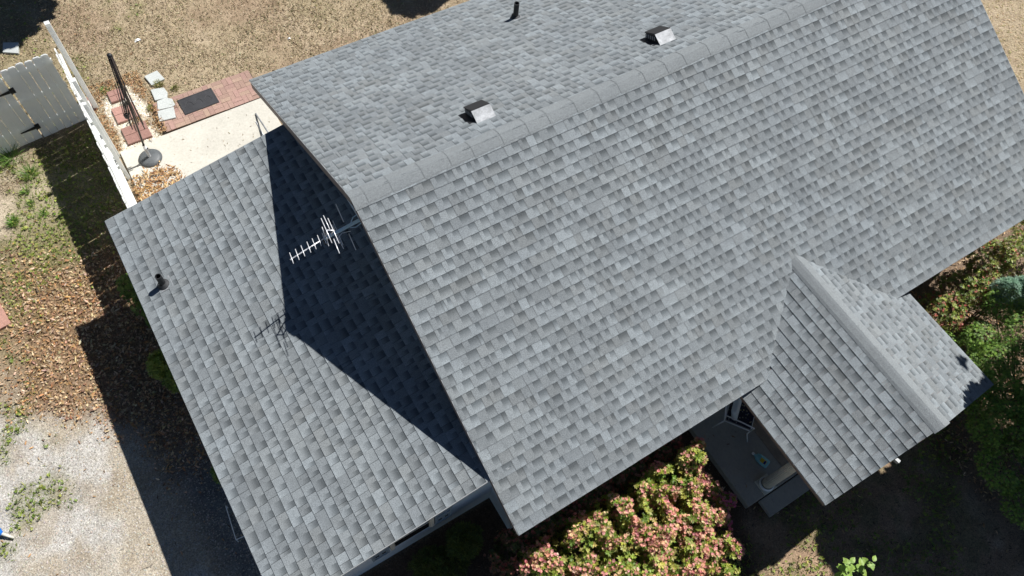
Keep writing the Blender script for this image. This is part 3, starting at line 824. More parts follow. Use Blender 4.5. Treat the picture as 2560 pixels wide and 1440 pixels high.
# ------------------------------------------------------------------ closed umbrella frame without its cloth
def umbrella():
    t = empty('umbrella', (-2.10, 5.68, .06))
    mb = MB(); mb.lathe([(0, 0), (.215, 0), (.225, .012), (.222, .03), (.15, .062), (.06, .075), (.03, .078), (0, .078)], n=40); mb.build('base', M['base'], t, smooth=True)
    mb = MB(); mb.lathe([(.030, .075), (.030, .30), (.034, .30), (.034, .34), (.026, .345), (.026, .42)], n=16); mb.build('base_tube', M['alu'], t, smooth=True)
    mb = MB(); mb.box((.038, -.02, .32), (.03, .02, .02)); mb.build('clamp_knob', M['black'], t)
    lean = Vector((.20, .20, 0)); top = 2.50
    mb = MB(); mb.tube([(0, 0, .40), lean * .5 + Vector((0, 0, 1.3)), lean + Vector((0, 0, top))], .019, 12); mb.build('pole', M['frame'], t, smooth=True)
    mb = MB(); mb.lathe([(0, top + .04), (.03, top + .035), (.044, top + .015), (.044, top - .03), (.03, top - .045)], (lean.x, lean.y, 0), 16); mb.build('top_hub', M['black'], t, smooth=True)
    mb = MB(); mb.lathe([(.02, 1.24), (.045, 1.24), (.048, 1.31), (.02, 1.33)], (-.018, 0, 0), 14); mb.build('runner', M['black'], t, smooth=True)
    for k in range(8):
        a = 2 * math.pi * k / 8 + .3; d_ = Vector((math.cos(a), math.sin(a), 0)); r0 = .10 + .05 * random.random()
        zb = .92 + random.uniform(-.12, .12)
        rib = MB(); rib.tube([lean + d_ * .035 + Vector((0, 0, top)), lean * .66 + d_ * (.06) + Vector((0, 0, 1.75)), lean * .3 + d_ * r0 + Vector((0, 0, zb))], .011, 6); rb = rib.build('rib', M['frame'], t, smooth=True)
        st = MB(); st.tube([Vector((-.018, 0, 1.29)) + d_ * .045, lean * .7 + d_ * .08 + Vector((0, 0, 1.92))], .007, 6); st.build('strut', M['frame'], rb, smooth=True)
    mb = MB(); mb.tube([(-.02, -.02, 1.12), (-.08, -.03, 1.12), (-.10, -.03, 1.06)], .009, 6); mb.build('crank', M['black'], t)
    tag(t, 'closed bronze parasol frame without cloth standing in a round grey base', 'umbrella')
umbrella()

def small_things():
    # metal pole leaning from the patio towards the eave
    t = empty('metal_pole', (.15, 5.8, .06))
    mb = MB(); mb.tube([(0, 0, .015), (-.01, -.85, .26), (-.02, -2.2, .66)], .016, 10); mb.build('pole_tube', M['galv'], t, smooth=True)
    mb = MB(); mb.tube([(-.075, -.20, .012), (-.10, -1.2, .012)], .010, 8); mb.build('side_rod', M['alu'], t, smooth=True)
    tag(t, 'thin galvanised pole resting on the pale patio beside the roof corner', 'pole')
    # white paper scraps
    for (x, y, l) in ((-1.26, 8.94, 'crumpled white paper scrap on the dry lawn beyond the umbrella'), (1.65, 7.53, 'tiny white scrap on the lawn near the roof edge')):
        s = .075 if x < 0 else .035
        mb = MB(); pts = [(-s, -s * .5, .01), (-s * .2, -s * .6, .035), (s, -s * .3, .012), (s * .8, s * .5, .02), (0, s * .3, .045), (-s * .9, s * .5, .015)]
        mb.face((pts[0], pts[1], pts[4], pts[5])); mb.face((pts[1], pts[2], pts[3], pts[4]))
        tag(mb.build('paper_scrap', M['white'], loc=(x, y, 0)), l, 'paper')
    # blue spray tool entering at the left edge
    t = empty('blue_blower', (-6.47, -.13, 0), math.radians(-48))
    mb = MB(); mb.tube([(-.30, 0, .13), (-.16, 0, .14), (-.02, 0, .12), (.03, 0, .10), (.06, 0, .09)], [.10, .11, .085, .05, .032], 18); mb.build('housing', M['bluep'], t, smooth=True)
    mb = MB(); mb.tube([(.05, 0, .09), (.24, 0, .05)], [.026, .016], 12); mb.build('nozzle', M['trim'], t, smooth=True)
    mb = MB(); mb.tube([(-.24, 0, .2), (-.14, .0, .25), (-.04, 0, .2)], .018, 8); mb.build('handle', M['bluep'], t, smooth=True)
    mb = MB(); mb.box((-.18, -.02, .03), (.2, .14, .06)); mb.build('foot', M['black'], t, bevel=.01)
    tag(t, 'bright blue garden blower with beige nozzle lying on the gravel', 'garden tool')
    # detergent bottle on the porch
    t = empty('bottle', (4.63, -5.345, .15), math.atan2(-.31, .10))
    mb = MB()
    n = 20; ring = []
    def sec(x, a, b_, zc): return [(x, a * math.cos(2 * math.pi * j / n), zc + b_ * math.sin(2 * math.pi * j / n)) for j in range(n)]
    S_ = [(-.145, .018, .018, .05), (-.12, .020, .020, .05), (-.10, .035, .030, .05), (-.06, .070, .044, .048), (.02, .085, .046, .048), (.13, .085, .046, .048), (.145, .075, .040, .048)]
    vs_ = [p for s_ in S_ for p in sec(*s_)]
    mb.add(vs_, [(i * n + (j + 1) % n, i * n + j, (i + 1) * n + j, (i + 1) * n + (j + 1) % n) for i in range(len(S_) - 1) for j in range(n)] + [tuple(range((len(S_) - 1) * n, len(S_) * n))[::-1]])
    mb.build('bottle_body', M['bottle'], t, smooth=True)
    mb = MB(); mb.tube([(-.175, 0, .05), (-.135, 0, .05)], .024, 14); mb.build('cap', M['white'], t)
    mb = MB(); mb.tube([(-.10, .03, .075), (-.06, .045, .105), (.0, .04, .092)], .011, 8); mb.build('handle', M['bottle'], t, smooth=True)
    mb = MB(); mb.box((.045, -.02, .0945), (.11, .075, .003)); lb = mb.build('bottle_label', M['yellow'], t)
    mb = MB(); mb.box((.075, -.025, .0975), (.035, .065, .003)); mb.build('label_print', M['navy'], lb)
    tag(t, 'pale teal plastic jug with a yellow and navy label lying on the porch floor', 'bottle')
    # rug
    mb = MB(); mb.box((0, 0, .006), (.42, 1.02, .012)); tag(mb.build('rug', M['tan'], loc=(5.10, -5.17, .15), bevel=.003), 'brown woven runner rug on the porch floor under the roof edge', 'rug')
    # porch chair: white metal frame, patterned seat pad, pale cushion
    t = empty('porch_chair', (4.68, -4.55, .15), .64)
    sw, sd, sh = .50, .46, .40
    def T(name, pts, r=.012): mb = MB(); mb.tube(pts, r, 8); return mb.build(name, M['white'], t, smooth=True)
    for x in (-sw / 2, sw / 2):
        T('leg', [(x * 1.1, -sd / 2 - .10, 0), (x, -sd / 2, sh * .6), (x, -sd / 2, sh)])
        T('leg', [(x * 1.05, sd / 2 + .08, 0), (x, sd / 2, sh)])
        T('armrest', [(x, -sd / 2, sh), (x * 1.08, -sd / 2, sh + .2), (x * 1.08, 0, sh + .24), (x, sd / 2 + .05, sh + .22)])
    T('seat_frame', [(-sw / 2, -sd / 2, sh), (sw / 2, -sd / 2, sh), (sw / 2, sd / 2, sh), (-sw / 2, sd / 2, sh), (-sw / 2, -sd / 2, sh)])
    T('back_frame', [(-sw / 2, sd / 2, sh), (-sw / 2, sd / 2 + .14, sh + .48), (sw / 2, sd / 2 + .14, sh + .48), (sw / 2, sd / 2, sh)])
    mb = MB(); mb.box((0, 0, sh + .035), (sw - .03, sd - .02, .07)); mb.build('seat_pad', M['floral'], t, bevel=.025)
    mb = MB(); mb.box((-.02, .15, sh + .22), (.40, .10, .34), mat=Matrix.Rotation(-.35, 3, 'X')); mb.build('cushion', M['wall'], t, bevel=.04)
    tag(t, 'white metal porch chair with floral seat pad half under the eave', 'chair')
    # white wire border hoop by the wing's side wall
    t = empty('wire_border', (-3.25, -1.8, 0))
    for a, b, c in (((-.14, .30, .0), (-.14, .30, .16), (-.20, -.27, .16)), ((-.20, -.27, .16), (-.20, -.27, 0), (-.20, -.27, .0)), ((-.20, -.27, .16), (.0, -.29, .16), (.06, -.29, .0))):
        mb = MB(); mb.tube([a, b, c], .007, 6); mb.build('wire', M['white'], t)
    tag(t, 'thin white wire border standing on the ground beside the lower roof eave', 'garden border')
small_things()

# ------------------------------------------------------------------ leaf and blade templates
def lobed_leaf():
    a = np.linspace(0, 2 * math.pi, 13)[:-1]
    r = np.array([1.0, .30, .62, .24, .50, .28, .55, .28, .50, .24, .62, .30])
    pts = [(0, 0, .02)] + [(math.cos(t) * q, math.sin(t) * q * .85, .10 * q * (1 if i % 4 else .6)) for i, (t, q) in enumerate(zip(a, r))]
    return np.array(pts) * .5, np.array([(0, 1 + i, 1 + (i + 1) % 12) for i in range(12)])
def long_leaf():
    v = [(-.5, 0, .02), (-.15, .13, .10), (.25, .10, .05), (.5, 0, .14), (.25, -.10, .12), (-.15, -.13, .02)]
    return np.array(v), np.array([(0, 1, 5), (1, 4, 5), (1, 2, 4), (2, 3, 4)])
def rosette(n=7, ln=1.0, wd=.22, up=.35):
    V, F = [], []
    for k in range(n):
        a = 2 * math.pi * k / n + (k % 2) * .25; c, s = math.cos(a), math.sin(a); l = ln * (.8 + .4 * ((k * 37) % 5) / 5); u = up * (.5 + ((k * 53) % 7) / 7)
        b = len(V)
        for x, y, z in ((0, 0, 0), (l * .55, wd, u * .7), (l, 0, u), (l * .55, -wd, u * .7), (l * .5, 0, u * .5)):
            V.append((x * c - y * s, x * s + y * c, z))
        F += [(b, b + 4, b + 1), (b + 4, b + 2, b + 1), (b, b + 3, b + 4), (b + 4, b + 3, b + 2)]
    return np.array(V), np.array(F)
def blossom(n=6):
    V, F = [], []
    for k in range(n):
        a = 2 * math.pi * k / n; c, s = math.cos(a), math.sin(a); b = len(V); u = .25 + .35 * ((k * 31) % 5) / 5
        for x, y, z in ((.05, 0, .05), (.6, .33, u), (.95, .1, u * .8), (.6, -.3, u + .15)):
            V.append((x * c - y * s, x * s + y * c, z))
        F += [(b, b + 1, b + 2), (b, b + 2, b + 3)]
    return np.array(V), np.array(F)
def maple_leaf():
    V = [(0, 0, 0)]; F = []
    for k, (a, l) in enumerate(((0, 1), (.7, .85), (-.7, .85), (1.5, .6), (-1.5, .6))):
        b = len(V); V += [(math.cos(a) * l, math.sin(a) * l, -.15 * l), (math.cos(a + .3) * l * .4, math.sin(a + .3) * l * .4, 0), (math.cos(a - .3) * l * .4, math.sin(a - .3) * l * .4, 0)]
        F += [(0, b + 2, b), (0, b, b + 1)]
    return np.array(V), np.array(F)
def blade():
    return np.array([(-.06, 0, 0), (.06, 0, 0), (.05, .12, .55), (-.05, .12, .55), (0, .42, .95)]), np.array([(0, 1, 2), (0, 2, 3), (3, 2, 4)])
LOB, LONG, ROS, BLO, MAP, BLA = lobed_leaf(), long_leaf(), rosette(), blossom(), maple_leaf(), blade()

def pick(pal, n, jit=.12):
    p = np.array(pal)[rng.integers(0, len(pal), n)]
    return np.clip(p * (1 + rng.normal(0, jit, (n, 1))) * (1 + rng.normal(0, jit * .3, (n, 3))), 0.005, .95)

HOUSE_BOX = lambda x, y: ((x > -2.7) & (x < L - .3) & (y > -3.5) & (y < 3.0)) | ((x > .3) & (x < L - .3) & (np.abs(y) < 4.1))
def ontop(x, y):
    z = gz(x, y)
    z = np.where((x > -2.6) & (x < .5) & (y > 3.1) & (y < 6.15), .06, z)
    z = np.where((x > 3.94) & (x < 7.7) & (y > -5.86) & (y < -4.1), .15, z)
    z = np.where((x > -1.65) & (x < .5) & (y > 6.17) & (y < 6.98), .055, z)
    return z
def region(n, x0, x1, y0, y1, dens):
    x = rng.uniform(x0, x1, n); y = rng.uniform(y0, y1, n); k = rng.random(n) < dens(x, y); k &= ~HOUSE_BOX(x, y)
    return x[k], y[k]

LEAFPAL = [(.50, .34, .18), (.43, .27, .14), (.56, .41, .25), (.36, .21, .10), (.26, .155, .085), (.62, .48, .31), (.44, .24, .10), (.18, .11, .065), (.52, .37, .23)]
def litter():
    # thick litter along the left side of the house
    x, y = region(40000, -7.2, -2.7, -1.5, 6.5, lambda x, y: m_leaf(x, y))
    n = len(x); z = ontop(x, y) + rng.uniform(0, .035, n)
    k = n * 5 // 6
    R = rotm(rng.uniform(0, 6.28, n), rng.normal(0, .38, n), rng.normal(0, .38, n)); sc = .035 + .085 * rng.random(n) ** 1.6; c = pick(LEAFPAL, n, .22)
    pos = np.stack([x, y, z + .012], 1)
    tag(scatter('leaf_litter', *LOB, pos[:k], R[:k], sc[:k], c[:k], M['leaf']), 'thick brown oak leaf litter along the side of the house', kind='stuff')
    tag(scatter('leaf_litter', *LONG, pos[k:], R[k:], sc[k:] * 1.1, c[k:], M['leaf']), 'narrow dry leaves lying among the oak leaf litter', kind='stuff')
    # heap in the patio corner
    x, y = region(2600, -2.62, -1.3, 4.2, 6.0, lambda x, y: m_leaf(x, y)); n = len(x)
    pos = np.stack([x, y, .07 + rng.uniform(0, .05, n)], 1)
    tag(scatter('leaf_litter', *LONG, pos, rotm(rng.uniform(0, 6.28, n), rng.normal(0, .4, n), rng.normal(0, .4, n)), rng.uniform(.06, .11, n), pick([(.50, .32, .15), (.58, .40, .21), (.42, .24, .10), (.30, .15, .07)], n), M['leaf']), 'heap of dry leaves blown into the patio corner below the fence', kind='stuff')
    # thin scatter elsewhere
    def sparse(x, y):
        return np.where(x < -2.7, np.where(y > 7.2, .30, .22), np.where(y > 6.1, np.where((x < -1.2) & (y < 8.0), .55, .07), np.where(y < -3.5, .22, .0))) * (1 - m_leaf(x, y))
    x, y = region(15000, -7.5, 14, -10, 12.5, sparse); ok = ~((x > -1.65) & (x < .5) & (y > 3) & (y < 7.0)); x, y = x[ok], y[ok]; n = len(x)
    pos = np.stack([x, y, ontop(x, y) + .012 + rng.uniform(0, .01, n)], 1)
    tag(scatter('leaf_litter', *LONG, pos, rotm(rng.uniform(0, 6.28, n), rng.normal(0, .3, n), rng.normal(0, .3, n)), rng.uniform(.04, .09, n), pick(LEAFPAL, n), M['leaf']), 'single fallen leaves scattered over lawn, gravel and beds', kind='stuff')
    # specks and a few leaves on the patio
    x, y = region(420, -2.4, .5, 4.2, 6.12, lambda x, y: .5 + 0 * x); n = len(x)
    tag(scatter('leaf_litter', *LONG, np.stack([x, y, np.full(n, .066)], 1), rotm(rng.uniform(0, 6.28, n), rng.normal(0, .25, n), rng.normal(0, .25, n)), .012 + .05 * rng.random(n) ** 3, pick([(.30, .24, .15), (.20, .15, .10), (.40, .30, .18)], n), M['leaf']), 'specks of dirt and leaf bits on the pale patio', kind='stuff')
    # twigs on lawn, drive and yard
    x, y = region(700, -7, 8, -9.5, 12, lambda x, y: np.where((x < -2.8) | (y > 7.1) | (y < -6.2), .6, 0.0)); n = len(x)
    tw = np.array([(-.5, 0, 0), (-.1, .05, .03), (.2, -.02, .02), (.5, .06, .05), (-.5, .012, .02), (-.1, .068, .04), (.2, .0, .04), (.5, .07, .06)]); tf_ = np.array([(0, 1, 5, 4), (1, 2, 6, 5), (2, 3, 7, 6)])
    tag(scatter('twigs', tw, tf_, np.stack([x, y, gz(x, y) + .015], 1), rotm(rng.uniform(0, 6.28, n), rng.normal(0, .1, n), rng.uniform(-1, 1, n)), rng.uniform(.08, .28, n), pick([(.12, .09, .07), (.20, .16, .12), (.08, .06, .05)], n), M['leaf']), 'thin broken twigs lying about the yard', kind='stuff')
    # leaves between pavers and fence
    def gap(x, y): return sst(.5, .0, m_lime(x, y)) * .9
    x, y = region(2600, -2.65, -1.55, 6.2, 8.1, gap); n = len(x)
    inside = np.zeros(n, bool)
    for a, b, c_, d_ in ((-2.37, 6.84, -1.92, 7.27), (-2.37, 6.22, -1.88, 6.68), (-2.31, 7.43, -2.03, 7.75)): inside |= (x > a) & (x < c_) & (y > b) & (y < d_)
    x, y = x[~inside], y[~inside]; n = len(x)
    pos = np.stack([x, y, ontop(x, y) + .012 + rng.uniform(0, .02, n)], 1)
    tag(scatter('leaf_litter', *LONG, pos, rotm(rng.uniform(0, 6.28, n), rng.normal(0, .4, n), rng.normal(0, .4, n)), rng.uniform(.04, .085, n), pick([(.46, .30, .15), (.36, .21, .10), (.25, .13, .06)], n), M['leaf']), 'dry leaves caught between the red pavers and the fence', kind='stuff')
litter()

def lawn():
    # straw: dead grass lying flat
    def d(x, y): return np.where((y > 6.2) & ~((x > -1.65) & (x < .5) & (y < 7.0)), .9, 0.0) * (1 - m_lime(x, y)) * (.45 + .55 * sst(.35, .6, fbm(x, y, 1.2, 3)))
    x, y = region(60000, -5.5, 6.8, 6.0, 12.2, d); ok = ~((x > -1.0) & (y < 4.6)); x, y = x[ok], y[ok]; n = len(x)
    R = rotm(rng.uniform(0, 6.28, n), rng.normal(0, .2, n), rng.normal(0, .3, n)); sc = np.stack([rng.uniform(.03, .09, n), rng.uniform(.015, .04, n), rng.uniform(.1, .3, n)], 1)
    pos = np.stack([x, y, gz(x, y) + .006], 1)
    tag(scatter('dead_grass', *LONG, pos, R, sc, pick([(.50, .41, .27), (.45, .36, .22), (.32, .24, .15), (.58, .49, .34), (.25, .18, .11), (.28, .27, .13)], n, .15), M['leaf']), 'dry straw coloured grass lying over the back lawn', kind='stuff')
    x, y = region(9000, 11.2, 19, -1.5, 2.5, lambda x, y: .9 + 0 * x); n = len(x)
    tag(scatter('dead_grass', *LONG, np.stack([x, y, gz(x, y) + .006], 1), rotm(rng.uniform(0, 6.28, n), rng.normal(0, .12, n), rng.normal(0, .2, n)), rng.uniform(.04, .09, n), pick([(.50, .40, .25), (.42, .30, .17), (.30, .26, .10), (.55, .42, .26)], n), M['leaf']), 'dry grass strip beyond the far gable end', kind='stuff')
    # green blades where weeds grow
    x, y = region(130000, -7.5, 9, -10, 12.2, lambda x, y: m_weed(x, y) * np.where(y > 7, .40, 1.0)); ok = (x < -2.75) | (y > 7.0) | (y < -5.9); x, y = x[ok], y[ok]; n = len(x)
    R = rotm(rng.uniform(0, 6.28, n), rng.normal(0, .45, n), rng.normal(0, .45, n)); h = rng.uniform(.035, .10, n) * np.where(y > 7, .5, 1.0)
    tag(scatter('grass', *BLA, np.stack([x, y, gz(x, y)], 1), R, np.stack([np.full(n, .11), h * 1.3, h], 1), pick([(.19, .27, .045), (.27, .34, .06), (.13, .20, .035), (.34, .36, .09)], n), M['green']), 'short green weeds and grass growing through the litter', kind='stuff')
    # low broad-leaved weeds and clover
    x, y = region(60000, -7.5, 9, -10, 12.2, lambda x, y: m_weed(x, y) ** 1.5 * np.where(y > 7, .35, 1.0)); ok = (x < -2.75) | (y > 7.0) | (y < -5.9); x, y = x[ok], y[ok]; n = len(x)
    tag(scatter('weeds', *rosette(5, 1.0, .3, .3), np.stack([x, y, gz(x, y) + .02 + rng.uniform(0, .03, n)], 1), rotm(rng.uniform(0, 6.28, n), rng.normal(0, .3, n), rng.normal(0, .3, n)), rng.uniform(.018, .042, n), pick([(.20, .27, .045), (.28, .34, .06), (.14, .21, .035), (.34, .35, .09)], n, .2), M['green']), 'low yellow green weeds and clover in the yard', kind='stuff')
    # gravel chips
    x, y = region(26000, -7.2, -2.8, -3.8, 2.8, lambda x, y: m_gravel(x, y) * (1 - m_leaf(x, y)) * .9); n = len(x)
    ch = np.array([(-.5, -.4, 0), (.5, -.45, 0), (.42, .5, 0), (-.5, .35, 0), (-.2, -.2, .45), (.25, -.1, .5), (.1, .25, .42)])
    cf = np.array([(0, 1, 5), (0, 5, 4), (1, 2, 5), (2, 6, 5), (2, 3, 6), (3, 4, 6), (3, 0, 4), (4, 5, 6)])
    pos = np.stack([x, y, gz(x, y) - .002], 1)
    tag(scatter('gravel', ch, cf, pos, rotm(rng.uniform(0, 6.28, n), rng.normal(0, .2, n), rng.normal(0, .2, n)), rng.uniform(.010, .028, n), pick([(.38, .36, .32), (.44, .42, .37), (.30, .27, .23), (.38, .33, .26), (.27, .26, .24)], n), M['stone']), 'pale gravel chips on the side drive', kind='stuff')
    x, y = region(2600, -2.65, -1.55, 6.1, 8.0, lambda x, y: m_lime(x, y)); n = len(x)
    tag(scatter('gravel', ch, cf, np.stack([x, y, gz(x, y)], 1), rotm(rng.uniform(0, 6.28, n), rng.normal(0, .2, n), rng.normal(0, .2, n)), rng.uniform(.012, .035, n), pick([(.72, .68, .58), (.62, .57, .47), (.78, .75, .68), (.45, .38, .28)], n), M['stone']), 'white lime chips beside the red pavers', kind='stuff')
    # mulch and twigs in the dark front beds
    x, y = region(9000, -2.9, 9, -9.8, -3.5, lambda x, y: .5 + 0 * x); ok = ~((x > 3.9) & (x < 7.8) & (y > -6.2)); x, y = x[ok], y[ok]; n = len(x)
    tag(scatter('mulch', *LONG, np.stack([x, y, gz(x, y) + .01], 1), rotm(rng.uniform(0, 6.28, n), rng.normal(0, .25, n), rng.normal(0, .25, n)), rng.uniform(.03, .08, n), pick([(.11, .075, .05), (.07, .05, .035), (.16, .11, .07), (.20, .13, .08)], n), M['leaf']), 'dark mulch and leaf bits on the front bed and yard', kind='stuff')
    x, y = region(5000, 7.7, 13.5, -8, -3.4, lambda x, y: .9 + 0 * x); n = len(x)
    tag(scatter('leaf_litter', *LONG, np.stack([x, y, gz(x, y) + .012 + rng.uniform(0, .02, n)], 1), rotm(rng.uniform(0, 6.28, n), rng.normal(0, .35, n), rng.normal(0, .35, n)), rng.uniform(.05, .10, n), pick(LEAFPAL, n), M['leaf']), 'brown leaf litter under the azalea and maple on the right', kind='stuff')
lawn()

def tufts():
    spots = [(-4.42, 6.95, .34, 'tall bright grass tuft standing against the gate foot', 130), (-4.22, 6.42, .22, 'grass tuft glowing green in the sun just in front of the gate', 110),
             (-4.40, 6.05, .13, 'small low grass tuft on bare sand in front of the gate', 60), (-4.40, 5.72, .10, 'tiny grass sprig on the bare sand patch', 40),
             (-4.78, 5.45, .15, 'round dark green grass tuft at the top of the leaf litter', 120), (-4.27, 5.40, .11, 'small grass tuft close to the fence shadow edge', 60),
             (-2.33, 7.86, .10, 'yellow green weed at the lawn end of the red pavers', 70), (-1.30, 7.50, .12, 'grass clump between the two outer grey stones', 120),
             (-1.18, 6.80, .12, 'dry grass clump between grey stone and rubber mat', 90), (-1.66, 6.95, .10, 'half dry grass clump beside the middle grey stones', 90), (-1.05, 7.25, .10, 'low dry grass clump near the brick strip corner', 100)]
    for x, y, h, lab, n in spots:
        dry = x > -2; pal = [(.26, .27, .08), (.36, .33, .14), (.20, .22, .06)] if dry else [(.16, .30, .05), (.20, .34, .06), (.09, .18, .03)]
        a = rng.uniform(0, 6.28, n); r = rng.random(n) ** .7 * h * .45
        R = rotm(a - math.pi / 2, rng.normal(0, .25, n), rng.uniform(.0, .8, n) * -1)
        pos = np.stack([x + r * np.cos(a), y + r * np.sin(a), np.full(n, .0)], 1)
        o = scatter('grass_tuft', *BLA, pos, R, np.stack([np.full(n, .075), rng.uniform(.6, 1.3, n) * h, rng.uniform(.6, 1.2, n) * h], 1), pick(pal, n), M['green'], origin=(x, y, 0))
        tag(o, lab, 'grass tuft', 'grass tufts')
tufts()

# ------------------------------------------------------------------ shrubs and trees
def blobs_surface(blobs, n, jitter=.12, upper=-.1, seed=0):
    """points spread through the outer shell of overlapping lumpy ellipsoids"""
    B = np.array(blobs, float); wt = (B[:, 3] * B[:, 4]); k = rng.choice(len(B), n, p=wt / wt.sum())
    d = rng.normal(0, 1, (n, 3)); d /= np.linalg.norm(d, axis=1)[:, None]; d[:, 2] = np.where(d[:, 2] < upper, -d[:, 2], d[:, 2])
    rad = 1 - np.abs(rng.normal(0, jitter, n)) + .10 * np.sin(d[:, 0] * 9 + k) * np.cos(d[:, 1] * 8 + k * 2)
    p = B[k, :3] + d * B[k, 3:6] * rad[:, None]
    return p, d

def shrub(name, label, cat, base, blobs, n_ros, ros_pal, size, flowers=0, fl_pal=None, fsize=.03, gaps=.45, group=None, jit=.12, tmpl=None, branches=14, droop=0.0, gscale=2.6, tall_trunk=None):
    t = empty(name, base); b0 = Vector(base)
    p, d = blobs_surface(blobs, n_ros, jit)
    g = fbm(p[:, 0], p[:, 1], gscale, 3) + .25 * (vnoise(p[:, 2], p[:, 0], gscale * 1.4, 5) - .5)
    keep = g > gaps * (.75 + .5 * rng.random(len(p))) * .9
    keep &= p[:, 2] > .04
    p, d = p[keep], d[keep]; n = len(p)
    yaw = rng.uniform(0, 6.28, n); tilt = np.arccos(np.clip(d[:, 2], -1, 1)) * .6; az = np.arctan2(d[:, 1], d[:, 0])
    Rz = rotm(az, tilt, np.zeros(n)); Rl = rotm(yaw, rng.normal(droop, .25, n), rng.normal(0, .25, n))
    R = np.einsum('nij,njk->nik', Rz, Rl)
    c = pick(ros_pal, n, .18)
    tv, tf = tmpl or ROS
    scatter('foliage', tv, tf, p, R, rng.uniform(.7, 1.25, n) * size, c, M['green'], t, origin=base)
    # inner, sparser leaves, colour darkened as painted shade so that gaps read as depth
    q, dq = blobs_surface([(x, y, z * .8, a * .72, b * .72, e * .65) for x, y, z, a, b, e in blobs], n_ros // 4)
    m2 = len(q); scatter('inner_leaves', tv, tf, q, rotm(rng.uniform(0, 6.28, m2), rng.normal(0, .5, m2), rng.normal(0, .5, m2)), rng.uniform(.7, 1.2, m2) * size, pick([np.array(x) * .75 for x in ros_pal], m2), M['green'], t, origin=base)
    if flowers:
        f, df = blobs_surface(blobs, flowers, jit * .6); gg = fbm(f[:, 0], f[:, 1], gscale, 3); hh = fbm(f[:, 0], f[:, 1], 1.3, 6)
        kf = (gg > gaps * .95) & (rng.random(len(f)) < .45 + .5 * sst(.34, .50, hh)) & (f[:, 2] > .1); f, df = f[kf] + df[kf] * .02 + np.array((0, 0, .02)), df[kf]; nf = len(f)
        scatter('blossoms', *BLO, f, rotm(rng.uniform(0, 6.28, nf), rng.normal(0, .5, nf), rng.normal(0, .5, nf)), rng.uniform(.7, 1.3, nf) * fsize, pick(fl_pal, nf, .15), M['petal'], t, origin=base)
    mb = MB()
    for k in range(branches):
        bl = blobs[random.randrange(len(blobs))]; a = random.uniform(0, 6.28); rr = random.uniform(.1, .8)
        e_ = Vector((bl[0] + math.cos(a) * bl[3] * rr, bl[1] + math.sin(a) * bl[4] * rr, bl[2] + bl[5] * random.uniform(-.1, .6))) - b0
        s_ = Vector((random.uniform(-.05, .05), random.uniform(-.05, .05), 0)); r0 = .012 if not tall_trunk else tall_trunk * .35
        mid = s_.lerp(e_, .5) + Vector((random.uniform(-.08, .08), random.uniform(-.08, .08), .06))
        if tall_trunk: s_ = Vector((0, 0, e_.z * .35))
        mb.tube([s_, mid, e_], [r0, r0 * .7, r0 * .3], 5, col=(.10, .075, .055))
    mb.build('branches', M['bark'], t)
    if tall_trunk:
        tb = MB(); zt = max(b[2] for b in blobs); tb.tube([(0, 0, -.1), (.05, .03, zt * .4), (-.04, .05, zt * .8), (0, 0, zt)], [tall_trunk, tall_trunk * .8, tall_trunk * .5, tall_trunk * .15], 10, col=(.12, .09, .07)); tb.build('trunk', M['bark'], t)
    return tag(t, label, cat, group)

AZ_G = [(.25, .33, .045), (.40, .42, .07), (.15, .24, .03), (.46, .42, .12)]
AZ_F = [(.76, .42, .26), (.82, .50, .36), (.74, .33, .26), (.76, .54, .30), (.62, .28, .19), (.82, .36, .34), (.70, .26, .26)]
AZ_M = [(.60, .12, .26), (.62, .20, .32), (.58, .26, .24), (.62, .38, .26)]
shrub('azalea', 'big azalea mound with faded peach blossoms in front of the main eave', 'azalea', (1.35, -5.2, 0),
      [(.42, -4.95, .62, .50, .48, .50), (.95, -4.95, .66, .60, .50, .60), (1.55, -5.0, .68, .62, .52, .64), (2.05, -5.2, .66, .55, .55, .62), (1.35, -5.6, .62, .85, .62, .60), (.50, -5.55, .50, .65, .55, .48), (2.2, -5.85, .58, .55, .45, .52), (1.5, -6.2, .48, .8, .5, .44), (.5, -6.1, .4, .7, .4, .4)],
      7400, AZ_G, .054, 16500, AZ_F, .027, gaps=.50, gscale=4.6, jit=.16)
shrub('azalea', 'looser greener azalea reaching up beside the porch slab', 'azalea', (2.9, -4.95, 0),
      [(2.60, -4.80, .68, .42, .30, .60), (2.95, -5.05, .62, .40, .42, .56), (2.75, -5.50, .58, .40, .40, .50), (2.6, -6.0, .5, .38, .34, .42), (3.22, -4.80, .78, .20, .22, .66), (3.42, -4.66, 1.1, .10, .08, .14), (3.30, -5.25, .65, .16, .22, .45), (3.12, -5.70, .75, .16, .14, .2), (2.98, -6.15, .75, .16, .16, .2), (2.75, -6.45, .6, .2, .18, .2), (3.05, -4.72, 1.2, .16, .10, .16), (2.2, -4.72, .95, .22, .14, .3)],
      3300, AZ_G, .056, 3600, AZ_F, .029, gaps=.53, gscale=5.0, jit=.18)
shrub('azalea', 'small azalea sprigs with magenta blooms at the corner of the porch slab', 'azalea', (3.38, -5.72, 0),
      [(3.36, -5.60, .80, .17, .12, .14), (3.05, -5.95, .75, .12, .12, .12), (3.06, -6.25, .7, .10, .12, .12), (3.20, -5.80, .7, .10, .10, .10)],
      230, AZ_G, .044, 260, AZ_M, .026, gaps=.38, branches=8)
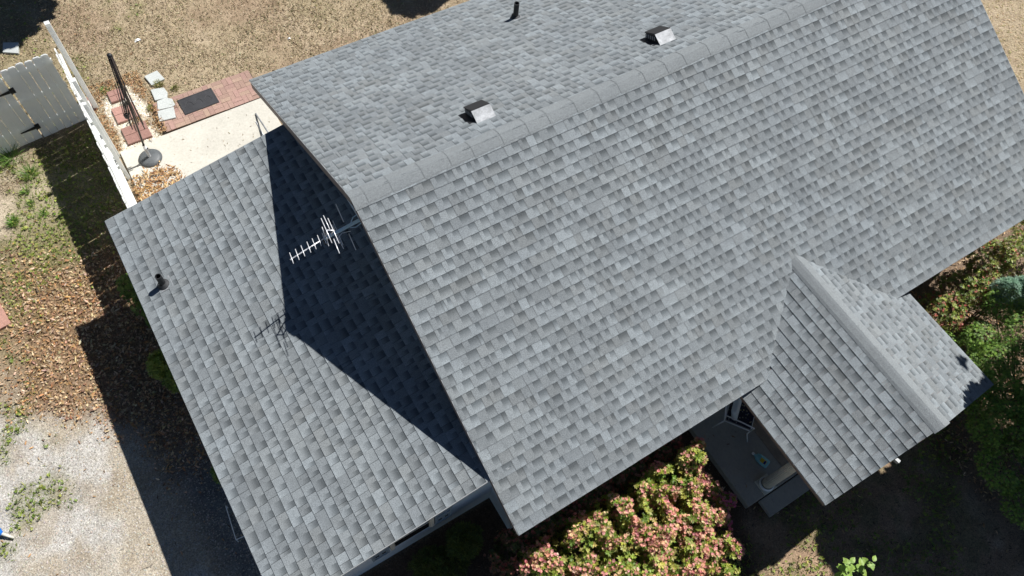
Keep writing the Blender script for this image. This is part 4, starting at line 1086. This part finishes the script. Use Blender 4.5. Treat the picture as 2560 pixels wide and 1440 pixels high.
shrub('azalea', 'dark azalea in deep shade under the left end of the main eave', 'azalea', (.35, -4.35, 0),
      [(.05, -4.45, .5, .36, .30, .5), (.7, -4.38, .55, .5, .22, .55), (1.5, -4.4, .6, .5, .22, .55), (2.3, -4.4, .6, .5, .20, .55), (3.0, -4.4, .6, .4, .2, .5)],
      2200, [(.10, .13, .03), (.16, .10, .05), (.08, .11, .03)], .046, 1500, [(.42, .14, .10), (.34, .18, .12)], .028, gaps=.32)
shrub('azalea', 'red and lime azalea right of the porch roof below the eave', 'azalea', (10.2, -4.9, 0),
      [(9.35, -4.95, .45, .50, .42, .42), (10.1, -4.85, .55, .62, .50, .5), (10.9, -4.75, .6, .7, .5, .5), (11.6, -5.0, .6, .7, .6, .55), (10.4, -5.5, .5, .55, .45, .42), (9.7, -5.65, .4, .4, .35, .35), (12.2, -4.6, .6, .6, .6, .5), (8.8, -4.75, .35, .35, .3, .3)],
      3000, [(.26, .33, .06), (.34, .38, .08), (.16, .22, .05), (.20, .16, .06)], .055, 1500, [(.46, .12, .09), (.52, .18, .14), (.36, .09, .07), (.5, .25, .18)], .028, gaps=.52)
MAPS = [(.16, .29, .045), (.22, .37, .055), (.11, .21, .035), (.29, .45, .08)]
shrub('maple_tree', 'soft green maple spreading its lower branches beside the porch roof corner', 'maple tree', (9.1, -7.3, 0),
      [(8.05, -5.70, 1.2, .34, .28, .22), (8.4, -5.5, 1.0, .4, .25, .22), (8.9, -6.1, 1.2, .5, .35, .25), (8.0, -6.3, 1.0, .3, .3, .25), (8.35, -6.2, 1.35, .55, .40, .25), (8.75, -5.7, 1.5, .38, .28, .22), (8.75, -6.3, 1.6, .6, .5, .3), (8.3, -6.6, 1.3, .5, .5, .3), (7.9, -6.9, 1.2, .45, .4, .3), (8.8, -7.1, 1.6, .7, .6, .35), (8.1, -7.1, 1.4, .65, .55, .32), (7.6, -7.5, 1.2, .55, .45, .28), (8.5, -7.7, 1.6, .8, .6, .4), (9.4, -6.2, 1.8, .7, .6, .4), (9.6, -7.3, 2.0, 1.0, .9, .5), (7.5, -8.1, 1.1, .5, .4, .25), (9.4, -5.5, 1.7, .4, .35, .25)],
      24000, MAPS, .046, gaps=.24, tmpl=MAP, branches=26, tall_trunk=.06, gscale=2.0)
shrub('conifer', 'blue green feathery conifer at the photo edge behind the maple', 'conifer', (9.9, -5.35, 0),
      [(10.25, -5.28, 1.1, .22, .20, .3), (10.6, -5.50, 1.0, .3, .3, .4)],
      1500, [(.26, .42, .30), (.32, .48, .34), (.20, .34, .24)], .06, gaps=.36, tmpl=rosette(9, 1.1, .08, .5), branches=8)
WS = [(.13, .20, .03), (.18, .27, .04), (.22, .32, .06)]
shrub('shrub', 'upright leafy shrub peeping out at the roof edge near the vent pipe', 'shrub', (-3.30, 2.45, 0), [(-3.32, 2.72, .55, .20, .22, .30), (-3.24, 2.35, .5, .20, .28, .28), (-3.16, 2.0, .4, .16, .18, .2)], 420, WS, .06, gaps=.25, group=None, branches=8)
shrub('shrub', 'broad leaved yellow green shrub half way down the lower roof eave', 'shrub', (-3.26, .85, 0), [(-3.36, 1.05, .55, .20, .22, .28), (-3.22, .70, .5, .20, .24, .25)], 330, [(.20, .27, .04), (.27, .34, .06)], .07, gaps=.25, branches=8)
shrub('shrub', 'small dim shrub near the wire border under the eave', 'shrub', (-3.25, -1.0, 0), [(-3.22, -1.02, .3, .14, .18, .2)], 120, WS, .05, gaps=.2, branches=5)
FE = rosette(8, 1.1, .10, .8)
shrub('bed_plant', 'feathery young plant in the dark bed nearer the wing window', 'plant', (-.45, -3.98, 0), [(-.46, -3.95, .45, .26, .24, .38)], 300, [(.15, .19, .035), (.11, .15, .03)], .07, gaps=.2, tmpl=FE, branches=10)
shrub('bed_plant', 'spreading feathery plant in the dark bed at the bottom picture edge', 'plant', (-1.0, -3.95, 0), [(-1.05, -3.93, .3, .30, .22, .25), (-.75, -4.15, .25, .22, .2, .2)], 320, [(.14, .18, .03), (.10, .14, .025)], .06, gaps=.2, tmpl=FE, branches=10)

def sapling():
    base = Vector((3.80, -7.42, 0)); t = empty('sapling', base)
    mb = MB(); mb.tube([(0, 0, 0), (.03, .05, .9), (0, .14, 1.7), (-.08, .30, 2.25)], [.016, .013, .009, .004], 8, col=(.20, .22, .10)); mb.build('stem', M['bark'], t)
    mb = MB(); mb.tube([(.02, .10, 1.3), (.20, .10, 1.7), (.28, .12, 2.1)], [.009, .007, .003], 6, col=(.20, .22, .10)); mb.build('stem', M['bark'], t)
    r = random.Random(5)
    def leaf(at, yaw, size):
        me = MB(); n = 7
        prof = [(0, 0), (.18, .26), (.45, .36), (.72, .25), (1, 0)]
        for k in range(4):
            (x0, w0), (x1, w1) = prof[k], prof[k + 1]; z0, z1 = -.25 * x0 * x0, -.25 * x1 * x1
            for s_ in (1, -1):
                q = [(x0, 0, z0), (x1, 0, z1), (x1, s_ * w1, z1 + .12 * w1), (x0, s_ * w0, z0 + .12 * w0)]
                me.face(q if s_ > 0 else q[::-1], (.24 * (1 + .2 * r.random()), .40, .075))
        o = me.build('leaf', M['green'], t, smooth=True); o.scale = (size,) * 3; o.location = at; o.rotation_euler = (r.uniform(-.3, .3), r.uniform(-.5, .15), yaw)
    for k in range(15):
        f = k / 14; p = Vector((0, .14, 1.7)).lerp(Vector((-.08, .30, 2.27)), f); leaf(p, k * 2.4 + .4, .155 - .05 * f)
    for k in range(9):
        f = k / 8; p = Vector((.20, .10, 1.7)).lerp(Vector((.28, .12, 2.12)), f); leaf(p, k * 2.4, .15 - .05 * f)
    tag(t, 'young sapling with fresh sunlit oval leaves rising from the shaded yard', 'sapling')
sapling()

# trees whose crowns stand outside the picture but whose shade falls into it
def tree(name, label, base, blobs, n, size, trunk, gaps=.40):
    shrub(name, label, 'tree', base, blobs, n, [(.07, .12, .025), (.10, .16, .03), (.05, .09, .02)], size, gaps=gaps, tmpl=rosette(5, 1.0, .42, .3), branches=30, tall_trunk=trunk, gscale=.8)
tree('shade_tree', 'tall leafy tree shading the front yard to the right of the porch', (11.6, -8.4, 0),
     [(10.3, -8.1, 5.6, 1.2, 1.3, 1.0), (11.6, -8.3, 6.4, 1.8, 1.6, 1.4), (10.9, -9.3, 6.2, 1.7, 1.5, 1.2), (12.6, -9.6, 5.8, 1.9, 1.8, 1.3), (12.3, -7.6, 5.2, 1.3, 1.0, 1.0), (11.0, -10.4, 5.6, 1.9, 1.5, 1.2), (13.6, -8.2, 6.8, 1.6, 1.6, 1.3), (8.75, -6.42, 5.2, .50, .45, .5), (9.2, -6.24, 5.2, .70, .38, .5), (10.1, -6.44, 5.2, .7, .36, .5), (11.0, -6.15, 5.2, .7, .4, .5), (8.35, -7.6, 5.2, .5, .6, .5), (8.9, -6.85, 5.2, .75, .42, .5), (9.9, -6.75, 5.2, .9, .45, .5), (10.8, -6.6, 5.2, .8, .5, .5), (8.4, -7.3, 5.2, .5, .6, .5), (8.2, -8.0, 5.3, .9, .8, .6), (8.1, -9.0, 5.2, 1.0, .9, .6), (9.3, -7.7, 5.4, 1.0, .8, .6), (11.6, -6.3, 5.6, .7, .4, .5), (10.6, -5.35, 3.2, .5, .26, .3), (11.56, -5.50, 8.0, .15, .04, .10), (11.38, -5.06, 8.0, .05, .04, .05), (10.9, -6.7, 4.6, .7, .5, .4), (11.6, -5.8, 4.8, .8, .3, .3)],
     19000, .17, .22, gaps=.13)
tree('shade_tree', 'dense tree beyond the back fence shading the far lawn corner', (1.2, 13.6, 0),
     [(-.45, 11.4, 4.6, .75, .85, .8), (-1.1, 12.2, 4.3, .9, .8, .7), (-1.0, 12.6, 5.0, 1.4, 1.2, 1.1), (.6, 13.8, 6.0, 1.6, 1.5, 1.4), (-1.6, 13.4, 4.6, 1.5, 1.2, 1.0), (-.95, 10.95, 4.3, .5, .45, .35)],
     5200, .15, .20, gaps=.25)
tree('shade_tree', 'small tree standing in the back lawn behind the main roof', (8.6, 9.0, 0),
     [(7.8, 8.1, 4.2, .75, .6, .6), (8.6, 8.7, 4.9, 1.0, .9, .8), (9.3, 9.3, 4.5, .9, .8, .7)], 2200, .13, .14, gaps=.28)
